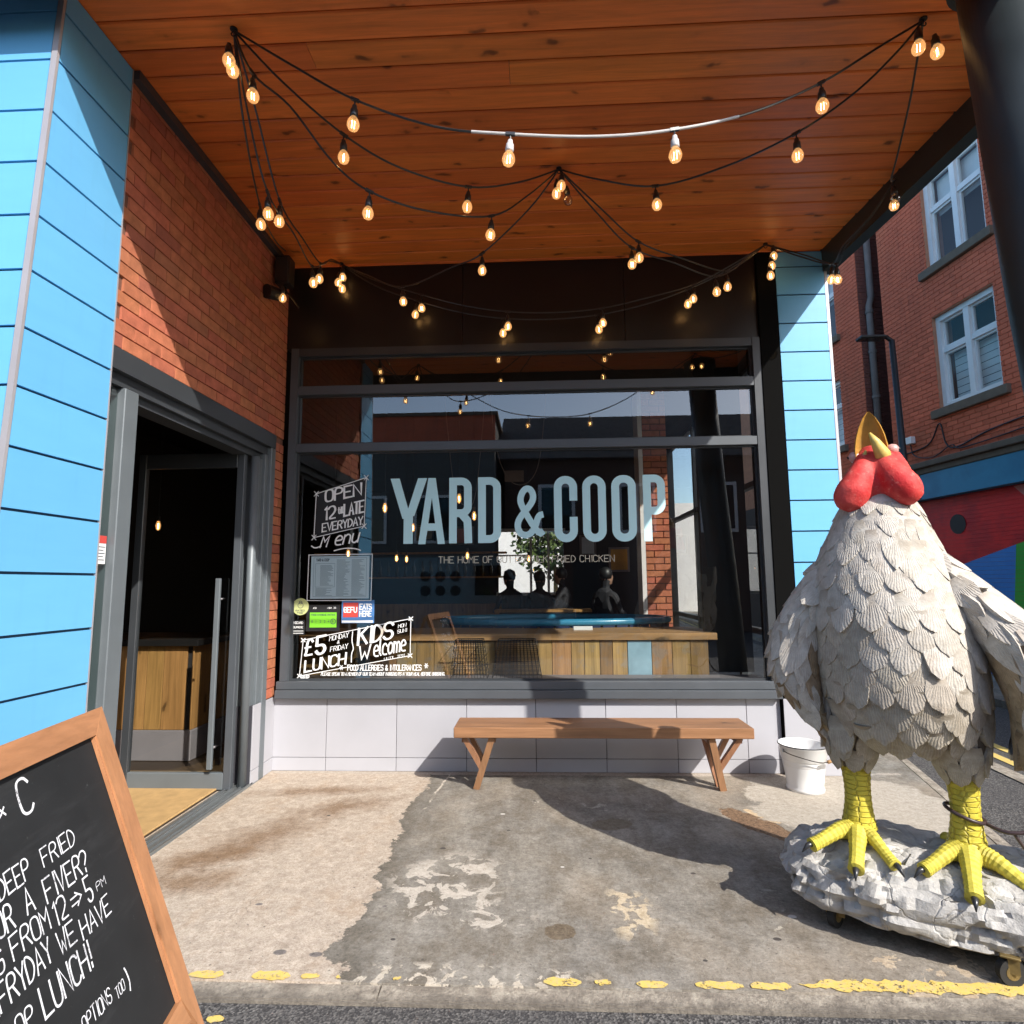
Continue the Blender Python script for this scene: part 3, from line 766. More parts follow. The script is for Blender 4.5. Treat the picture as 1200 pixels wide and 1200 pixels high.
while z < H-.03:
    zt = min(z+.0718, H-.004)
    ya = -2.043 if z > 2.64 else -.163
    off = (row % 2)*.1125; y = -2.10+off-.2*(row % 3 == 0)
    while y < -.006:
        a, b = max(y, ya), min(y+.2212, -.006)
        if b-a > .02: brick(round(b-a, 3), round(zt-z, 3), bw, (WX-.0065+random.uniform(-.001, .001), (a+b)/2, (z+zt)/2))
        y += .225
    z += .0755; row += 1
    if abs(z-2.61) < .05 and z > 2.55 and z < 2.655: z = 2.658 if z > 2.60 else z
bricks_lintel = MB().box(-2.36, WX+.012, -2.045, -.16, 2.632, 2.654).build('lintel', 'frame_dark', bw)

# ================================================================ SHOP WINDOW
sw = thing('shop_window', 'wide dark framed shop window with two transom lights over the main pane', 'shop window', (-.1, 0, .56))
XL, XR = -2.075, 1.832
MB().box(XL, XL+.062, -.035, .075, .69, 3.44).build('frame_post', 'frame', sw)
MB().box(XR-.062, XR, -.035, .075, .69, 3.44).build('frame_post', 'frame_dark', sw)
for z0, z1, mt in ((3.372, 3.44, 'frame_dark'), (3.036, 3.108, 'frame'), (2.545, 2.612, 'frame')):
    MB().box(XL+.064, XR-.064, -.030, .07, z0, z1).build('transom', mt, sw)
MB().bbox(XL-.02, XR-.005, -.055, .08, .626, .688, .004).build('sill', 'frame', sw)
MB().bbox(XL-.02, XR+.0, -.075, .08, .560, .624, .004).build('sill', 'frame', sw)
for z0, z1 in ((3.109, 3.371), (2.613, 3.035), (.689, 2.544)):
    MB().poly([(XL+.062, .024, z0), (XR-.062, .024, z0), (XR-.062, .024, z1), (XL+.062, .024, z1)]).build('pane', 'glass', sw)
    f = MB()
    for bx in ((XL+.0625, XL+.078, z0, z1), (XR-.078, XR-.0625, z0, z1), (XL+.079, XR-.079, z0, z0+.014), (XL+.079, XR-.079, z1-.014, z1)):
        f.box(bx[0], bx[1], .006, .020, bx[2]+.0005, bx[3]-.0005)
    f.build('glazing_bead', 'frame_dark', sw)
fb = thing('fascia_board', 'plain dark brown fascia board between window and timber soffit', 'fascia', (-.1, 0, 3.45))
for x0, x1 in ((WX+.002, -.62), (-.616, .74), (.744, 1.833)):
    MB().box(x0, x1, -.018, .06, 3.445, H-.002).build('panel', 'fascia', fb)

# grey tile plinth
pw = thing('plinth_wall', 'low grey tiled plinth wall under the shop window', 'wall', (0, .05, 0))
MB().box(WX+.004, 1.833, .004, .3, 0, .559).build('backing', 'grout', pw)
xs = [WX+.004, -1.694, -1.135, -.582, -.041, .501, 1.044, 1.575, 1.833]
for a, b in zip(xs, xs[1:]):
    MB().bbox(a+.002, b-.002, -.010, .003, .104, .556, .0015).build('tile', 'tile', pw)
    MB().bbox(a+.002, b-.002, -.010, .003, .002, .100, .0015).build('tile', 'tile', pw)
MB().box(WX-.2, WX+.001, -.36, -.012, 0, .559).build('backing', 'grout', pw)
for a, b in ((-.362, -.19), (-.186, -.012)):
    MB().bbox(WX+.0015, WX+.012, a+.001, b, .104, .565, .0015).build('tile', 'tile', pw)
    MB().bbox(WX+.0015, WX+.012, a+.001, b, .002, .100, .0015).build('tile', 'tile', pw)
# little projecting tiles and the black pilaster foot
MB().bbox(1.84, 2.376, -.058, -.052, .002, .56, .001).build('tile', 'tile', pw)

# ================================================================ DOOR
dr = thing('glass_door', 'grey framed glass door standing open inside the brick wall', 'door', (WX, -1.1, 0))
x0, x1 = -2.30, WX+.016
# frame: head, rear jamb in three steps, front jamb
MB().box(x0, x1, -2.040, -.172, 2.54, 2.630).build('door_head', 'frame_dark', dr)
MB().box(x0, x1-.035, -2.0, -.24, 2.475, 2.538).build('door_head', 'frame_dark', dr)
MB().box(x0, x1-.065, -1.95, -.30, 2.43, 2.473).build('door_head', 'frame_dark', dr)
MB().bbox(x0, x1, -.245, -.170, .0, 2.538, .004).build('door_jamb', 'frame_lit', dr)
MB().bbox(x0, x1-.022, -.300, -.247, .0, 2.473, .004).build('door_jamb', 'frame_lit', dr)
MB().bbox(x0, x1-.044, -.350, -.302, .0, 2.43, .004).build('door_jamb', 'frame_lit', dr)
MB().lathe([(.030, .0), (.030, 2.43)], 20, (x1-.050, -.405, 0)).build('pivot_post', 'frame_lit', dr, smooth=True)
MB().bbox(x0, x1-.02, -1.905, -1.80, .0, 2.473, .004).build('door_jamb', 'frame_lit', dr)
MB().bbox(x0, x1-.03, -2.040, -2.01, .0, 2.473, .003).build('door_jamb', 'frame_dark', dr)
MB().poly([(x1-.06, -2.009, .06), (x1-.06, -1.907, .06), (x1-.06, -1.907, 2.46), (x1-.06, -2.009, 2.46)]).build('side_pane', 'glass_side', dr)
tk = MB().box(x0+.02, x1-.0, -2.03, -.172, -.0, .006)
tk.build('threshold', 'zinc', dr)
for dx in (0, .035, .085, .12):
    MB().box(x0+.05+dx, x0+.062+dx, -2.03, -.33, .0062, .016).build('threshold_rail', 'zinc', dr)
# open leaf, square to the wall
lf = MB(); LX0, LX1, LY = -3.02, -2.205, -.47
MB().bbox(LX0, LX0+.055, LY-.022, LY+.022, .012, 2.44, .003).build('leaf_stile', 'frame_dark', dr)
MB().bbox(LX1-.055, LX1, LY-.022, LY+.022, .012, 2.44, .003).build('leaf_stile', 'frame', dr)
MB().bbox(LX0+.056, LX1-.056, LY-.022, LY+.022, .012, .125, .003).build('leaf_rail', 'frame_lit', dr)
MB().bbox(LX0+.056, LX1-.056, LY-.022, LY+.022, 2.33, 2.44, .003).build('leaf_rail', 'frame_dark', dr)
MB().poly([(LX0+.055, LY, .125), (LX1-.055, LY, .125), (LX1-.055, LY, 2.33), (LX0+.055, LY, 2.33)]).build('leaf_pane', 'leafglass', dr)
hd = MB().bbox(LX1-.155, LX1-.118, LY-.07, LY-.045, .16, 1.50, .004).build('pull_handle', 'frame_lit', dr)
for z in (.3, 1.35): MB().tube([(LX1-.137, LY-.045, z), (LX1-.137, LY-.001, z)], .008, 8).build('handle_fixing', 'trim', hd)
# small sticker on the side pane
st = MB().poly([(x1-.056, -1.998, 1.56), (x1-.056, -1.918, 1.56), (x1-.056, -1.918, 1.70), (x1-.056, -1.998, 1.70)]).build('notice_sticker', 'wvinyl')
tag(st, 'small white notice with a red head stuck on the narrow side glass', 'sticker')
MB().poly([(x1-.055, -1.998, 1.662), (x1-.055, -1.918, 1.662), (x1-.055, -1.918, 1.70), (x1-.055, -1.998, 1.70)]).build('red_head', 'red_card', st)
m = MB()
for i in range(5): m.box(x1-.0555, x1-.0548, -1.99, -1.925-.01*(i % 2), 1.578+.016*i, 1.582+.016*i)
m.build('text_lines', 'ink', st)

# ================================================================ INTERIOR
struct('interior_floor', MB().box(-6, 2.3, .3, 10, .001, .012), 'intfloor')
struct('lobby_floor', MB().box(-6, -2.301, -2.5, .299, .001, .010), 'intfloor')
tag(MB().bbox(-3.4, -2.302, -2.02, -.1, .0105, .022, .003).build('coir_mat', 'mat'), 'orange brown coir entrance mat inside the door threshold', 'doormat')
struct('interior_ceiling', MB().box(-6, 2.38, .21, 10, 3.75, 3.86), 'intwall')
struct('lobby_ceiling', MB().box(-6, -2.37, -2.5, .2, 3.75, 3.86), 'intwall')
m = MB(); m.box(-6.1, -6.0, -2.5, 10, 0, 4.17); m.box(-5.2, -2.37, -2.02, -1.95, 0, 4.1)
m.box(-6, -1.0, 9.9, 10, 0, 4.1); m.box(.6, 2.4, 9.9, 10, 0, 4.1); m.box(-1.0, .6, 9.9, 10, 2.75, 4.1); m.box(-1.0, .6, 9.9, 10, 0, 1.2)
struct('interior_wall', m, 'intwall')
m = MB(); m.box(-1.05, .65, 9.84, 9.899, 2.70, 2.78); m.box(-1.05, .65, 9.84, 9.899, 1.15, 1.22); m.box(-.23, -.17, 9.86, 9.899, 1.22, 2.70); m.box(.2, .26, 9.86, 9.899, 1.22, 2.7)
m.box(-1.0, -.24, 9.86, 9.899, 2.1, 2.14)
rw = m.build('rear_window', 'white'); tag(rw, 'bright white framed window in the far back wall of the restaurant', 'window')
MB().poly([(-1.0, 9.95, 1.2), (.6, 9.95, 1.2), (.6, 9.95, 2.75), (-1.0, 9.95, 2.75)]).build('pane', 'leafglass', rw)
# yard beyond the rear window
yw = MB().box(-9, 8, 24, 24.3, 0, 5.2).build('yard_wall', 'white'); tag(yw, 'pale rendered wall seen far through the rear window', 'wall')
def bush(name, c, rx, rz, n, label):
    m = MB(); rnd = random.Random(3)
    for i in range(n):
        a, b_ = rnd.uniform(0, 2*PI), rnd.uniform(-1, 1); rr = rnd.random()**.4
        s_ = math.sqrt(1-b_*b_)
        p = Vector(c)+Vector((rx*rr*s_*math.cos(a), rx*.6*rr*s_*math.sin(a), rz*rr*b_))
        u = Vector((rnd.gauss(0,1), rnd.gauss(0,1), rnd.gauss(0,1))).normalized(); v = u.orthogonal().normalized()
        L_ = .14
        m.add([p-u*L_, p+v*L_*.6, p+u*L_, p-v*L_*.6], [(0,1,2,3)])
    return m
tr = thing('yard_tree', 'leafy green tree seen through the rear window of the restaurant', 'tree', (.6, 19, 0))
bush('crown', (.6, 19, 3.2), 1.7, 1.7, 1500, '').build('crown', 'leafg', tr)
MB().tube([(.6,19,0),(.65,19,1.2),(.6,19,3)], [.12,.09,.04], 8).build('trunk', 'crate', tr)

# counter behind the window with reclaimed planks
ct = thing('plank_counter', 'reclaimed timber plank counter just behind the shop window', 'counter', (-.3, .6, 0))
MB().box(-2.05, 1.40, .345, .95, .0, .965).build('carcass', 'intwall', ct)
MB().bbox(-2.06, 1.47, .295, 1.02, .968, 1.025, .004).build('counter_top', 'crate_x', ct)
edges = [-2.05,-1.9,-1.72,-1.55,-1.36,-1.22,-1.05,-.90,-.73,-.55,-.38,-.2,-.02,.10,.26,.37,.50,.605,.73,.93,1.10,1.25,1.40]
for a, b in zip(edges, edges[1:]):
    blue = abs(a-.73) < .01
    o = MB().bbox(-(b-a)/2+.002, (b-a)/2-.002, 0, .02, -.4625, .4625, .002).build('plank', 'blueplank' if blue else 'crate', None)
    o.parent = ct; o.location = Vector(((a+b)/2, .322+random.uniform(-.004, .004), .5))-wloc(ct)
    if blue: o['label'] = 'pale blue painted plank'
# wire baskets standing between glass and counter
def basket(loc, wd, label):
    t = thing('wire_basket', label, 'basket', loc, 0, 'wire baskets in the window')
    m = MB(); h_ = .30
    def p(u, v_, f): return (loc[0]+u*(wd/2)*(1-.25*f), loc[1]+v_*.09*(1-.25*f), loc[2]+h_*f)
    for f in [i/9 for i in range(10)]:
        c = [p(-1,-1,f), p(1,-1,f), p(1,1,f), p(-1,1,f), p(-1,-1,f)]
        for a, b in zip(c, c[1:]): m.tube([a, b], .0018 if 0 < f < 1 else .004, 4, False)
    for i in range(13):
        u = -1+2*i/12
        for v_ in (-1, 1): m.tube([p(u, v_, 0), p(u, v_, 1)], .0018, 4, False)
    m.build('mesh_panel', 'wire', t)
    MB().tube([p(-.9,-1,1), p(0,-1,1.0), p(.9,-1,1)], .005, 6).build('rim', 'wire', t)
MB().box(XL+.07, XR-.07, .081, .296, .64, .688).build('window_ledge', 'greykick', sw)
basket((-.19, .17, .69), .40, 'wire basket standing upside down left of the blue plank')
basket((-.58, .18, .69), .30, 'small wire basket beside the window lettering, left of the other basket')
# round blue booth: padded rim
bt = thing('round_booth', 'round booth with glossy turquoise rim and dark blue padding behind the counter', 'booth', (.1, 1.45, 0))
def ring(rx, ry, rz, z, r_, n=64, a0=0, a1=2*PI):
    P = [(.15+rx*math.cos(a0+(a1-a0)*i/n), 1.42+ry*math.sin(a0+(a1-a0)*i/n), z) for i in range(n+1)]
    return MB().tube(P, r_, 10, a1-a0 < 6)
ring(1.15, .50, 0, 1.075, .035).build('rim', 'tub', bt, smooth=True)
m = MB()
for i in range(48):
    a = 2*PI*i/48; b = 2*PI*(i+.86)/48
    m.add([(.15+1.16*math.cos(a), 1.42+.52*math.sin(a), .3), (.15+1.16*math.cos(b), 1.42+.52*math.sin(b), .3), (.15+1.16*math.cos(b), 1.42+.52*math.sin(b), 1.06), (.15+1.16*math.cos(a), 1.42+.52*math.sin(a), 1.06)], [(0,1,2,3)])
m.build('padding', 'tub_dark', bt)
mc = MB().bbox(.30, .47, .62, .66, 1.026, 1.06, .002).build('folded_menu', 'wvinyl'); tag(mc, 'white folded menu card lying on the plank counter', 'menu')
# red brick pier inside
bpier = thing('brick_pier', 'sunlit red brick pier inside the restaurant right of the lettering', 'pier', (1.39, 2.4, 0))
MB().box(1.255, 1.535, 2.26, 2.56, 0, 3.75).build('mortar', 'mortar', bpier)
z = .9; rr = 0
while z < 3.7:
    x = 1.25; first = True
    while x < 1.538:
        L_ = .1 if (rr % 2 and first) else .215
        b = min(x+L_, 1.54)
        if b-x > .03:
            o = brick(round(b-x-.008, 3), .067, bpier, ((x+b)/2, 2.258, z+.037), rot=None); o.rotation_euler = (0, 0, -PI/2)
        x = b; first = False
    z += .076; rr += 1
wp = MB().box(1.20, 1.25, 2.24, 2.56, 0, 3.74).build('white_post', 'white'); tag(wp, 'slim white post at the left of the inside brick pier', 'post')
dp = MB().box(1.40, 1.80, .42, .46, .69, 3.7).build('dark_panel', 'intwall'); tag(dp, 'tall dark panel behind the right end of the window', 'panel')
# side glazing of the restaurant (towards the side street)
sg = thing('side_glazing', 'tall dark framed glazing along the side street wall', 'glazing', (2.3, 4, 0))
ys = [.5, 2.2, 3.9, 5.6, 7.3, 9.0]
for a in ys: MB().box(2.26, 2.36, a-.04, a+.04, 0, 3.74).build('mullion', 'frame_dark', sg)
for a, b in zip(ys, ys[1:]):
    for z0, z1 in ((.1, .9), (.96, 2.45), (2.51, 3.7)):
        MB().poly([(2.31, a+.04, z0), (2.31, b-.04, z0), (2.31, b-.04, z1), (2.31, a+.04, z1)]).build('pane', 'leafglass', sg)
    for z0 in (.0, .9, 2.45, 3.70): MB().box(2.27, 2.35, a+.041, b-.041, z0, z0+.06 if z0 else .1).build('rail', 'frame_dark', sg)
# bar seen through the door
b2 = thing('timber_bar', 'timber plank bar counter on a grey kick board seen through the open door', 'bar counter', (-3.4, .5, 0))
MB().box(-5.0, -2.93, .22, .9, .26, .94).build('carcass', 'intwall', b2)
MB().bbox(-5.02, -2.90, .185, .95, .012, .255, .004).build('kick_board', 'greykick', b2)
MB().bbox(-5.02, -2.86, .15, .95, .945, 1.0, .004).build('bar_top', 'fascia', b2)
a = -5.0
ws = [.15, .17, .15, .14, .16, .15, .16, .15, .17, .13, .15, .145, .20]
for i, w_ in enumerate(ws):
    b = min(a+w_, -2.93)
    if b-a < .03: break
    o = MB().bbox(-(b-a)/2+.002, (b-a)/2-.002, 0, .02, -.342, .342, .002).build('plank', 'bar', None); o.parent = b2
    o.location = Vector(((a+b)/2, .199, .60))-wloc(b2); a = b
MB().bbox(-2.929, -2.915, .2, .9, .257, .943, .002).build('end_board', 'bar', b2)
# back bar with bottles
bb = thing('bottle_shelf', 'long back bar shelf of bottles deep in the dark room', 'shelf', (-2.2, 6.2, 0))
for z in (1.55, 2.0): MB().box(-4.2, -.6, 6.2, 6.45, z, z+.03).build('shelf_board', 'bar', bb)
MB().box(-4.2, -.6, 5.6, 5.66, 0, 1.1).build('front_panel', 'bar', bb)
bot = MB().lathe([(.036, 0), (.036, .17), (.014, .22), (.014, .29)], 10).mesh('bottle', 'bottle', True)
for i in range(22):
    o = bpy.data.objects.new('bottle', bot); col.objects.link(o); o.location = (-4.1+.16*i, 6.3, 1.58)
    tag(o, 'dark glass bottle, one of the row standing on the back bar shelf', 'bottle', 'bottles on the back bar shelf')
# pendant lamps
def inpt(px, py, y):
    d = y+4.82; return ((px-632)/700*d, y, 1.45+(683-py)/700*d)
def pendant(loc, label):
    t = thing('pendant_lamp', label, 'lamp', (loc[0], loc[1], 3.75), 0, 'pendant filament lamps in the restaurant')
    x, y, z = loc
    MB().tube([(x, y, 3.75), (x, y, z+.12)], .004, 5).build('cord', 'black', t)
    MB().lathe([(.02, .06), (.02, .12)], 10, loc).build('lamp_holder', 'socket', t)
    b = MB().lathe([(.004, -.06), (.022, -.045), (.032, 0), (.024, .035), (.016, .06)], 12, loc).build('bulb', 'bulb', t, smooth=True)
    MB().lathe([(.008, -.035), (.008, .03)], 6, loc).build('filament', 'filament_in', b)
for px, py, y, lab in [(449,593,2.4,'pendant lamp left of the letter Y'),(483,617,3.2,'pendant lamp glowing below the letter Y'),
        (538,583,2.4,'pendant lamp showing inside the letter R'),(556,604,2.9,'pendant lamp beside the letter D'),(464,653,5.0,'low pendant lamp left of the pair over the van reflection'),
        (476,654,5.2,'low pendant lamp right of the pair over the van reflection'),(548,651,4.3,'pendant lamp over the word HOME'),
        (406,647,3.6,'pendant lamp just above the menu sheet'),(388,594,3.0,'pendant lamp behind the OPEN sign'),(620,655,5.5,'pendant lamp below the ampersand'),
        (172,611,2.5,'pendant lamp glowing far inside the open door')]:
    pendant(inpt(px, py, y), lab)
hc = thing('looped_cable', 'pale cable hanging in a loose loop from the dark ceiling behind the letters', 'cable', (-.1, 1.8, 3.75))
MB().tube(catmull([Vector(p) for p in ((-.55,1.8,3.75),(-.45,1.8,2.9),(-.25,1.8,2.55),(.0,1.8,2.75),(.12,1.8,3.75))], 8), .005, 5).build('loop', 'lead', hc)
MB().tube(catmull([Vector(p) for p in ((-1.1,2.0,3.75),(-.98,2.0,2.6),(-.85,2.0,2.35),(-.72,2.0,2.5),(-.6,2.0,3.75))], 8), .005, 5).build('loop', 'lead', hc)
hs = MB().box(-.42, -.18, 2.6, 2.63, 2.72, 2.86); tag(hs.build('hanging_sign', 'lead'), 'small grey plate hanging from the restaurant ceiling above the ampersand', 'sign')
for i, (x, z, w__, h__) in enumerate(((1.7,1.7,.5,.6),(1.0,2.1,.4,.5),(-2.2,2.4,.6,.45),(-3.1,2.5,.5,.4))):
    pf = MB().box(x, x+w__, 9.86, 9.899, z, z+h__).build('picture_frame', 'lead'); tag(pf, 'framed picture on the far back wall, '+('right of the rear window, lower and rightmost', 'nearest on the right of the rear window', 'nearest on the left of the rear window', 'leftmost, left of the rear window')[i], 'picture')
    MB().box(x+.05, x+w__-.05, 9.853, 9.859, z+.05, z+h__-.05).build('print', ('mural_orange','wvinyl','mural_pink','creamv')[i], pf)
# diners as dark figures deep inside
def person(x, y, seat, face, label, s=1.0, lean=0):
    t = thing('person', label, 'person', (x, y, 0))
    c, s_ = math.cos(face), math.sin(face)
    def q(a, b, z): return (a*c-b*s_, a*s_+b*c, z*s)
    V = [q(0,0,seat), q(0,.02,seat+.25), q(0,.04,seat+.48), q(0,.05,seat+.56), q(0,.07,seat+.70), q(0,.07,seat+.80),
         q(-.19,.04,seat+.45), q(-.24,.10,seat+.22), q(-.14,.34,seat+.18), q(.19,.04,seat+.45), q(.24,.10,seat+.22), q(.14,.34,seat+.18),
         q(-.11,.42,seat+.02), q(-.12,.46,seat-.42), q(.11,.42,seat+.02), q(.12,.46,seat-.42), q(-.12,.58,seat-.44), q(.12,.58,seat-.44)]
    Ed = [(0,1),(1,2),(2,3),(3,4),(4,5),(2,6),(6,7),(7,8),(2,9),(9,10),(10,11),(0,12),(12,13),(0,14),(14,15),(13,16),(15,17)]
    rad = [.16,.15,.14,.06,.095,.07,.065,.045,.035,.065,.045,.035,.085,.05,.085,.05,.04,.04]
    me = bpy.data.meshes.new('body'); me.from_pydata(V, Ed, []); me.materials.append(M['people'])
    o = bpy.data.objects.new('body', me); col.objects.link(o); o.parent = t
    o.modifiers.new('s', 'SKIN'); 
    for i, sv in enumerate(me.skin_vertices[0].data): sv.radius = (rad[i], rad[i]*.8); sv.use_root = i == 0
    sb = o.modifiers.new('u', 'SUBSURF'); sb.levels = 1; sb.render_levels = 1
    m2 = realize(o); m2.materials.clear(); m2.materials.append(M['people'])
    MB().lathe([(.02,-.13),(.075,-.09),(.092,0),(.08,.07),(.03,.12)], 12, Vector((x, y, 0))+Vector(q(0,.09,(seat+.72)))).build('face', 'skin', t, smooth=True)
    MB().lathe([(.09,-.04),(.103,.03),(.085,.10),(.02,.135)], 12, Vector((x, y, 0))+Vector(q(0,.065,(seat+.745)))).build('hair', 'black', t, smooth=True)
    st = thing('bar_stool', 'dark bar stool under the '+label.replace('seated ', ''), 'stool', (x, y, 0), 0, 'bar stools under the diners')
    MB().lathe([(.17, seat-.20), (.17, seat-.155)], 18, (x, y, 0)).build('seat', 'black', st)
    for k in range(4):
        a = PI/4+k*PI/2; MB().tube([(x+.10*math.cos(a), y+.10*math.sin(a), seat-.2), (x+.19*math.cos(a), y+.19*math.sin(a), .013)], .011, 6).build('leg', 'wire', st)
person(-.45, 5.0, .80, .6, 'seated diner in dark clothes, leftmost of the group deep inside')
person(-.02, 5.3, .78, -.4, 'seated diner in dark clothes, between two others deep inside')
person(.42, 5.1, .82, 1.2, 'seated diner in dark clothes, third from the left deep inside')
person(.95, 4.2, .80, -.8, 'seated diner in dark clothes nearest the brick pier')
tb = thing('high_table', 'dark high table between the diners deep inside', 'table', (0, 4.7, 0))
MB().bbox(-.7, .8, 4.45, 4.85, 1.0, 1.04, .004).build('table_top', 'bar', tb)
for a, b in ((-.6, 4.5), (.7, 4.5), (-.6, 4.8), (.7, 4.8)): MB().box(a-.02, a+.02, b-.02, b+.02, .013, .999).build('leg', 'wire', tb)

# ================================================================ LETTERING ON THE WINDOW
WY = .0195
def wx(x, y, z): return (x, WY-z, y)
def fit(mb, text, x, y, h, width, xf, **k):
    t = MB(); kk = dict(k); kk['jitter'] = 0; kk['rot'] = 0
    w0 = write(t, text, 0, 0, h, xf, **kk)
    kk = dict(k); kk['aspect'] = k.get('aspect', .62)*width/w0
    return write(mb, text, x, y, h, xf, **kk)
nm = thing('window_name', 'pale blue capitals YARD & COOP across the big pane', 'lettering', (-.1, WY, 1.78))
def mapped(P, x0, x1, z0, z1): return [Vector((x0+(x1-x0)*a, z0+(z1-z0)*b)) for a, b in P]
def rr(x0, x1, z0, z1, r_, corners=(1,1,1,1), n=7):
    """closed rounded rectangle, corners bl, br, tr, tl"""
    out = []
    for (cx, cz, a0), c in zip(((x0+r_, z0+r_, 180), (x1-r_, z0+r_, 270), (x1-r_, z1-r_, 0), (x0+r_, z1-r_, 90)), corners):
        if c:
            for i in range(n): a = R(a0+90*i/(n-1)); out.append(Vector((cx+r_*math.cos(a), cz+r_*math.sin(a))))
        else: out.append(Vector((x0 if a0 in (180, 90) else x1, z0 if a0 in (180, 270) else z1)))
    out.append(out[0].copy()); return out
T = .064
def letter(shapes, polys, mat='vinyl'):
    m = MB(); zo = 0
    for P in shapes: ribbon(m, P, T, wx, zo, 0); zo += .0003
    for P in polys: m.poly([wx(p[0], p[1], zo) for p in P]); zo += .0003
    return m.build('letter', mat, nm)
def poly_in(x0, x1, z0, z1, pl): return [[(x0+(x1-x0)*a, z0+(z1-z0)*b) for a, b in P] for P in pl]
Z0, Z1 = 1.775, 2.318; h2 = T/2
letter([], poly_in(-1.222, -.915, Z0, Z1, [[(0,1),(.34,.38),(.57,.38),(.25,1)], [(1,1),(.75,1),(.43,.42),(.66,.42)], [(.375,0),(.625,0),(.625,.44),(.375,.44)]]))
letter([], poly_in(-.985, -.765, Z0-.004, Z1, [[(0,0),(.27,0),(.60,1),(.36,1)], [(1,0),(.73,0),(.40,1),(.64,1)], [(.2,.20),(.8,.20),(.76,.31),(.24,.31)]]))
def Rr(x0, x1, leg=True):
    b = [Vector((x0+h2, Z0)), Vector((x0+h2, Z1))]
    zb = Z0+.215
    bowl = [Vector((x0+.01, Z1-h2))]+rr(x0, x1-h2, zb+h2, Z1-h2, .052)[14:21][::-1][:0]
    P = [Vector((x0+.01, Z1-h2))]
    for a0, cz in ((90, Z1-h2-.055), (0, zb+h2+.055)):
        for i in range(7): a = R(a0-90*i/6); P.append(Vector((x1-h2-.055+.055*math.cos(a), cz+.055*math.sin(a))))
    P.append(Vector((x0+.01, zb+h2)))
    out = [b, P]
    if leg: out.append([Vector((x0+(x1-x0)*.52, zb+h2)), Vector((x1-h2-.004, zb-.03)), Vector((x1-h2, zb-.09)), Vector((x1-h2+.004, Z0))])
    return out
letter(Rr(-.732, -.545), [])
letter([rr(-.493+h2, -.305-h2, Z0+h2, Z1-h2, .06, (0,1,1,0))], [])
amp = [(.98,.10),(.80,.02),(.18,.62),(.14,.80),(.30,.98),(.52,.98),(.64,.82),(.55,.66),(.12,.38),(.02,.20),(.14,.04),(.42,.0),(.66,.14),(.80,.42),(.98,.44)]
P = mapped(amp, -.20+.02, .045, Z0+.055, 2.225)
m = MB(); ribbon(m, chaikin(chaikin(P)), .052, wx, 0, 0); m.build('letter', 'vinyl', nm)
def O_(x0, x1): return rr(x0+h2, x1-h2, Z0+h2, Z1-h2, .062)
def C_(x0, x1):
    a, b, z0, z1 = x0+h2, x1-h2, Z0+h2, Z1-h2; r_ = .062; P = [Vector((b, Z0+.205)), Vector((b, z0+r_))]
    for cx, cz, a0 in ((b-r_, z0+r_, 0), (a+r_, z0+r_, -90), (a+r_, z1-r_, -180), (b-r_, z1-r_, -270)):
        for i in range(7): t = R(a0-90*i/6); P.append(Vector((cx+r_*math.cos(t), cz+r_*math.sin(t))))
    P.append(Vector((b, Z1-.205))); return P
letter([C_(.128, .318)], []); letter([O_(.360, .550)], []); letter([O_(.595, .793)], []); letter(Rr(.850, 1.028, False), [])
m = MB(); fit(m, 'THE HOME OF BUTTERMILK FRIED CHICKEN', -.815, 1.615, .052, 1.43, wx, wd=.11, gap=.5); m.build('tagline', 'creamv', nm)

def outline(mb, pts, wd, xf, zo=0):
    ribbon(mb, [Vector(p) for p in pts]+[Vector(pts[0])], wd, xf, zo)
# OPEN sign painted on the glass
o1 = thing('opening_hours_sign', 'white brush lettered OPEN 12 till LATE EVERYDAY in a slanted frame', 'window sign', (-1.64, WY, 2.05))
MB().poly([(-1.838, WY+.002, 2.197), (-1.855+.01, WY+.002, 1.84), (-1.438, WY+.002, 1.928), (-1.428, WY+.002, 2.326)]).build('backing', 'blackv', o1)
m = MB(); outline(m, [(-1.843, 2.20), (-1.425, 2.33), (-1.435, 1.925), (-1.852, 1.835)], .006, wx, .0021)
for x, z in ((-1.843, 2.20), (-1.425, 2.33), (-1.435, 1.925), (-1.852, 1.835)):
    for d in (.02, -.02): ribbon(m, [Vector((x-.018, z-d)), Vector((x+.018, z+d))], .006, wx, .0022+.0001*(d > 0))
m.build('border', 'wvinyl', o1)
m = MB(); fit(m, 'OPEN', -1.765, 2.130, .095, .32, wx, wd=.17, slant=.18, rot=.19); m.build('lettering', 'wvinyl', o1)
m = MB(); fit(m, '12', -1.765, 1.980, .100, .10, wx, wd=.16, slant=.2, rot=.2); fit(m, 'till', -1.655, 2.03, .05, .045, wx, wd=.2, slant=.2, rot=.2)
fit(m, 'LATE', -1.605, 2.010, .095, .175, wx, wd=.16, slant=.2, rot=.2); m.build('lettering', 'wvinyl', o1)
m = MB(); fit(m, 'EVERYDAY', -1.785, 1.882, .065, .35, wx, wd=.16, slant=.18, rot=.17); m.build('lettering', 'wvinyl', o1)
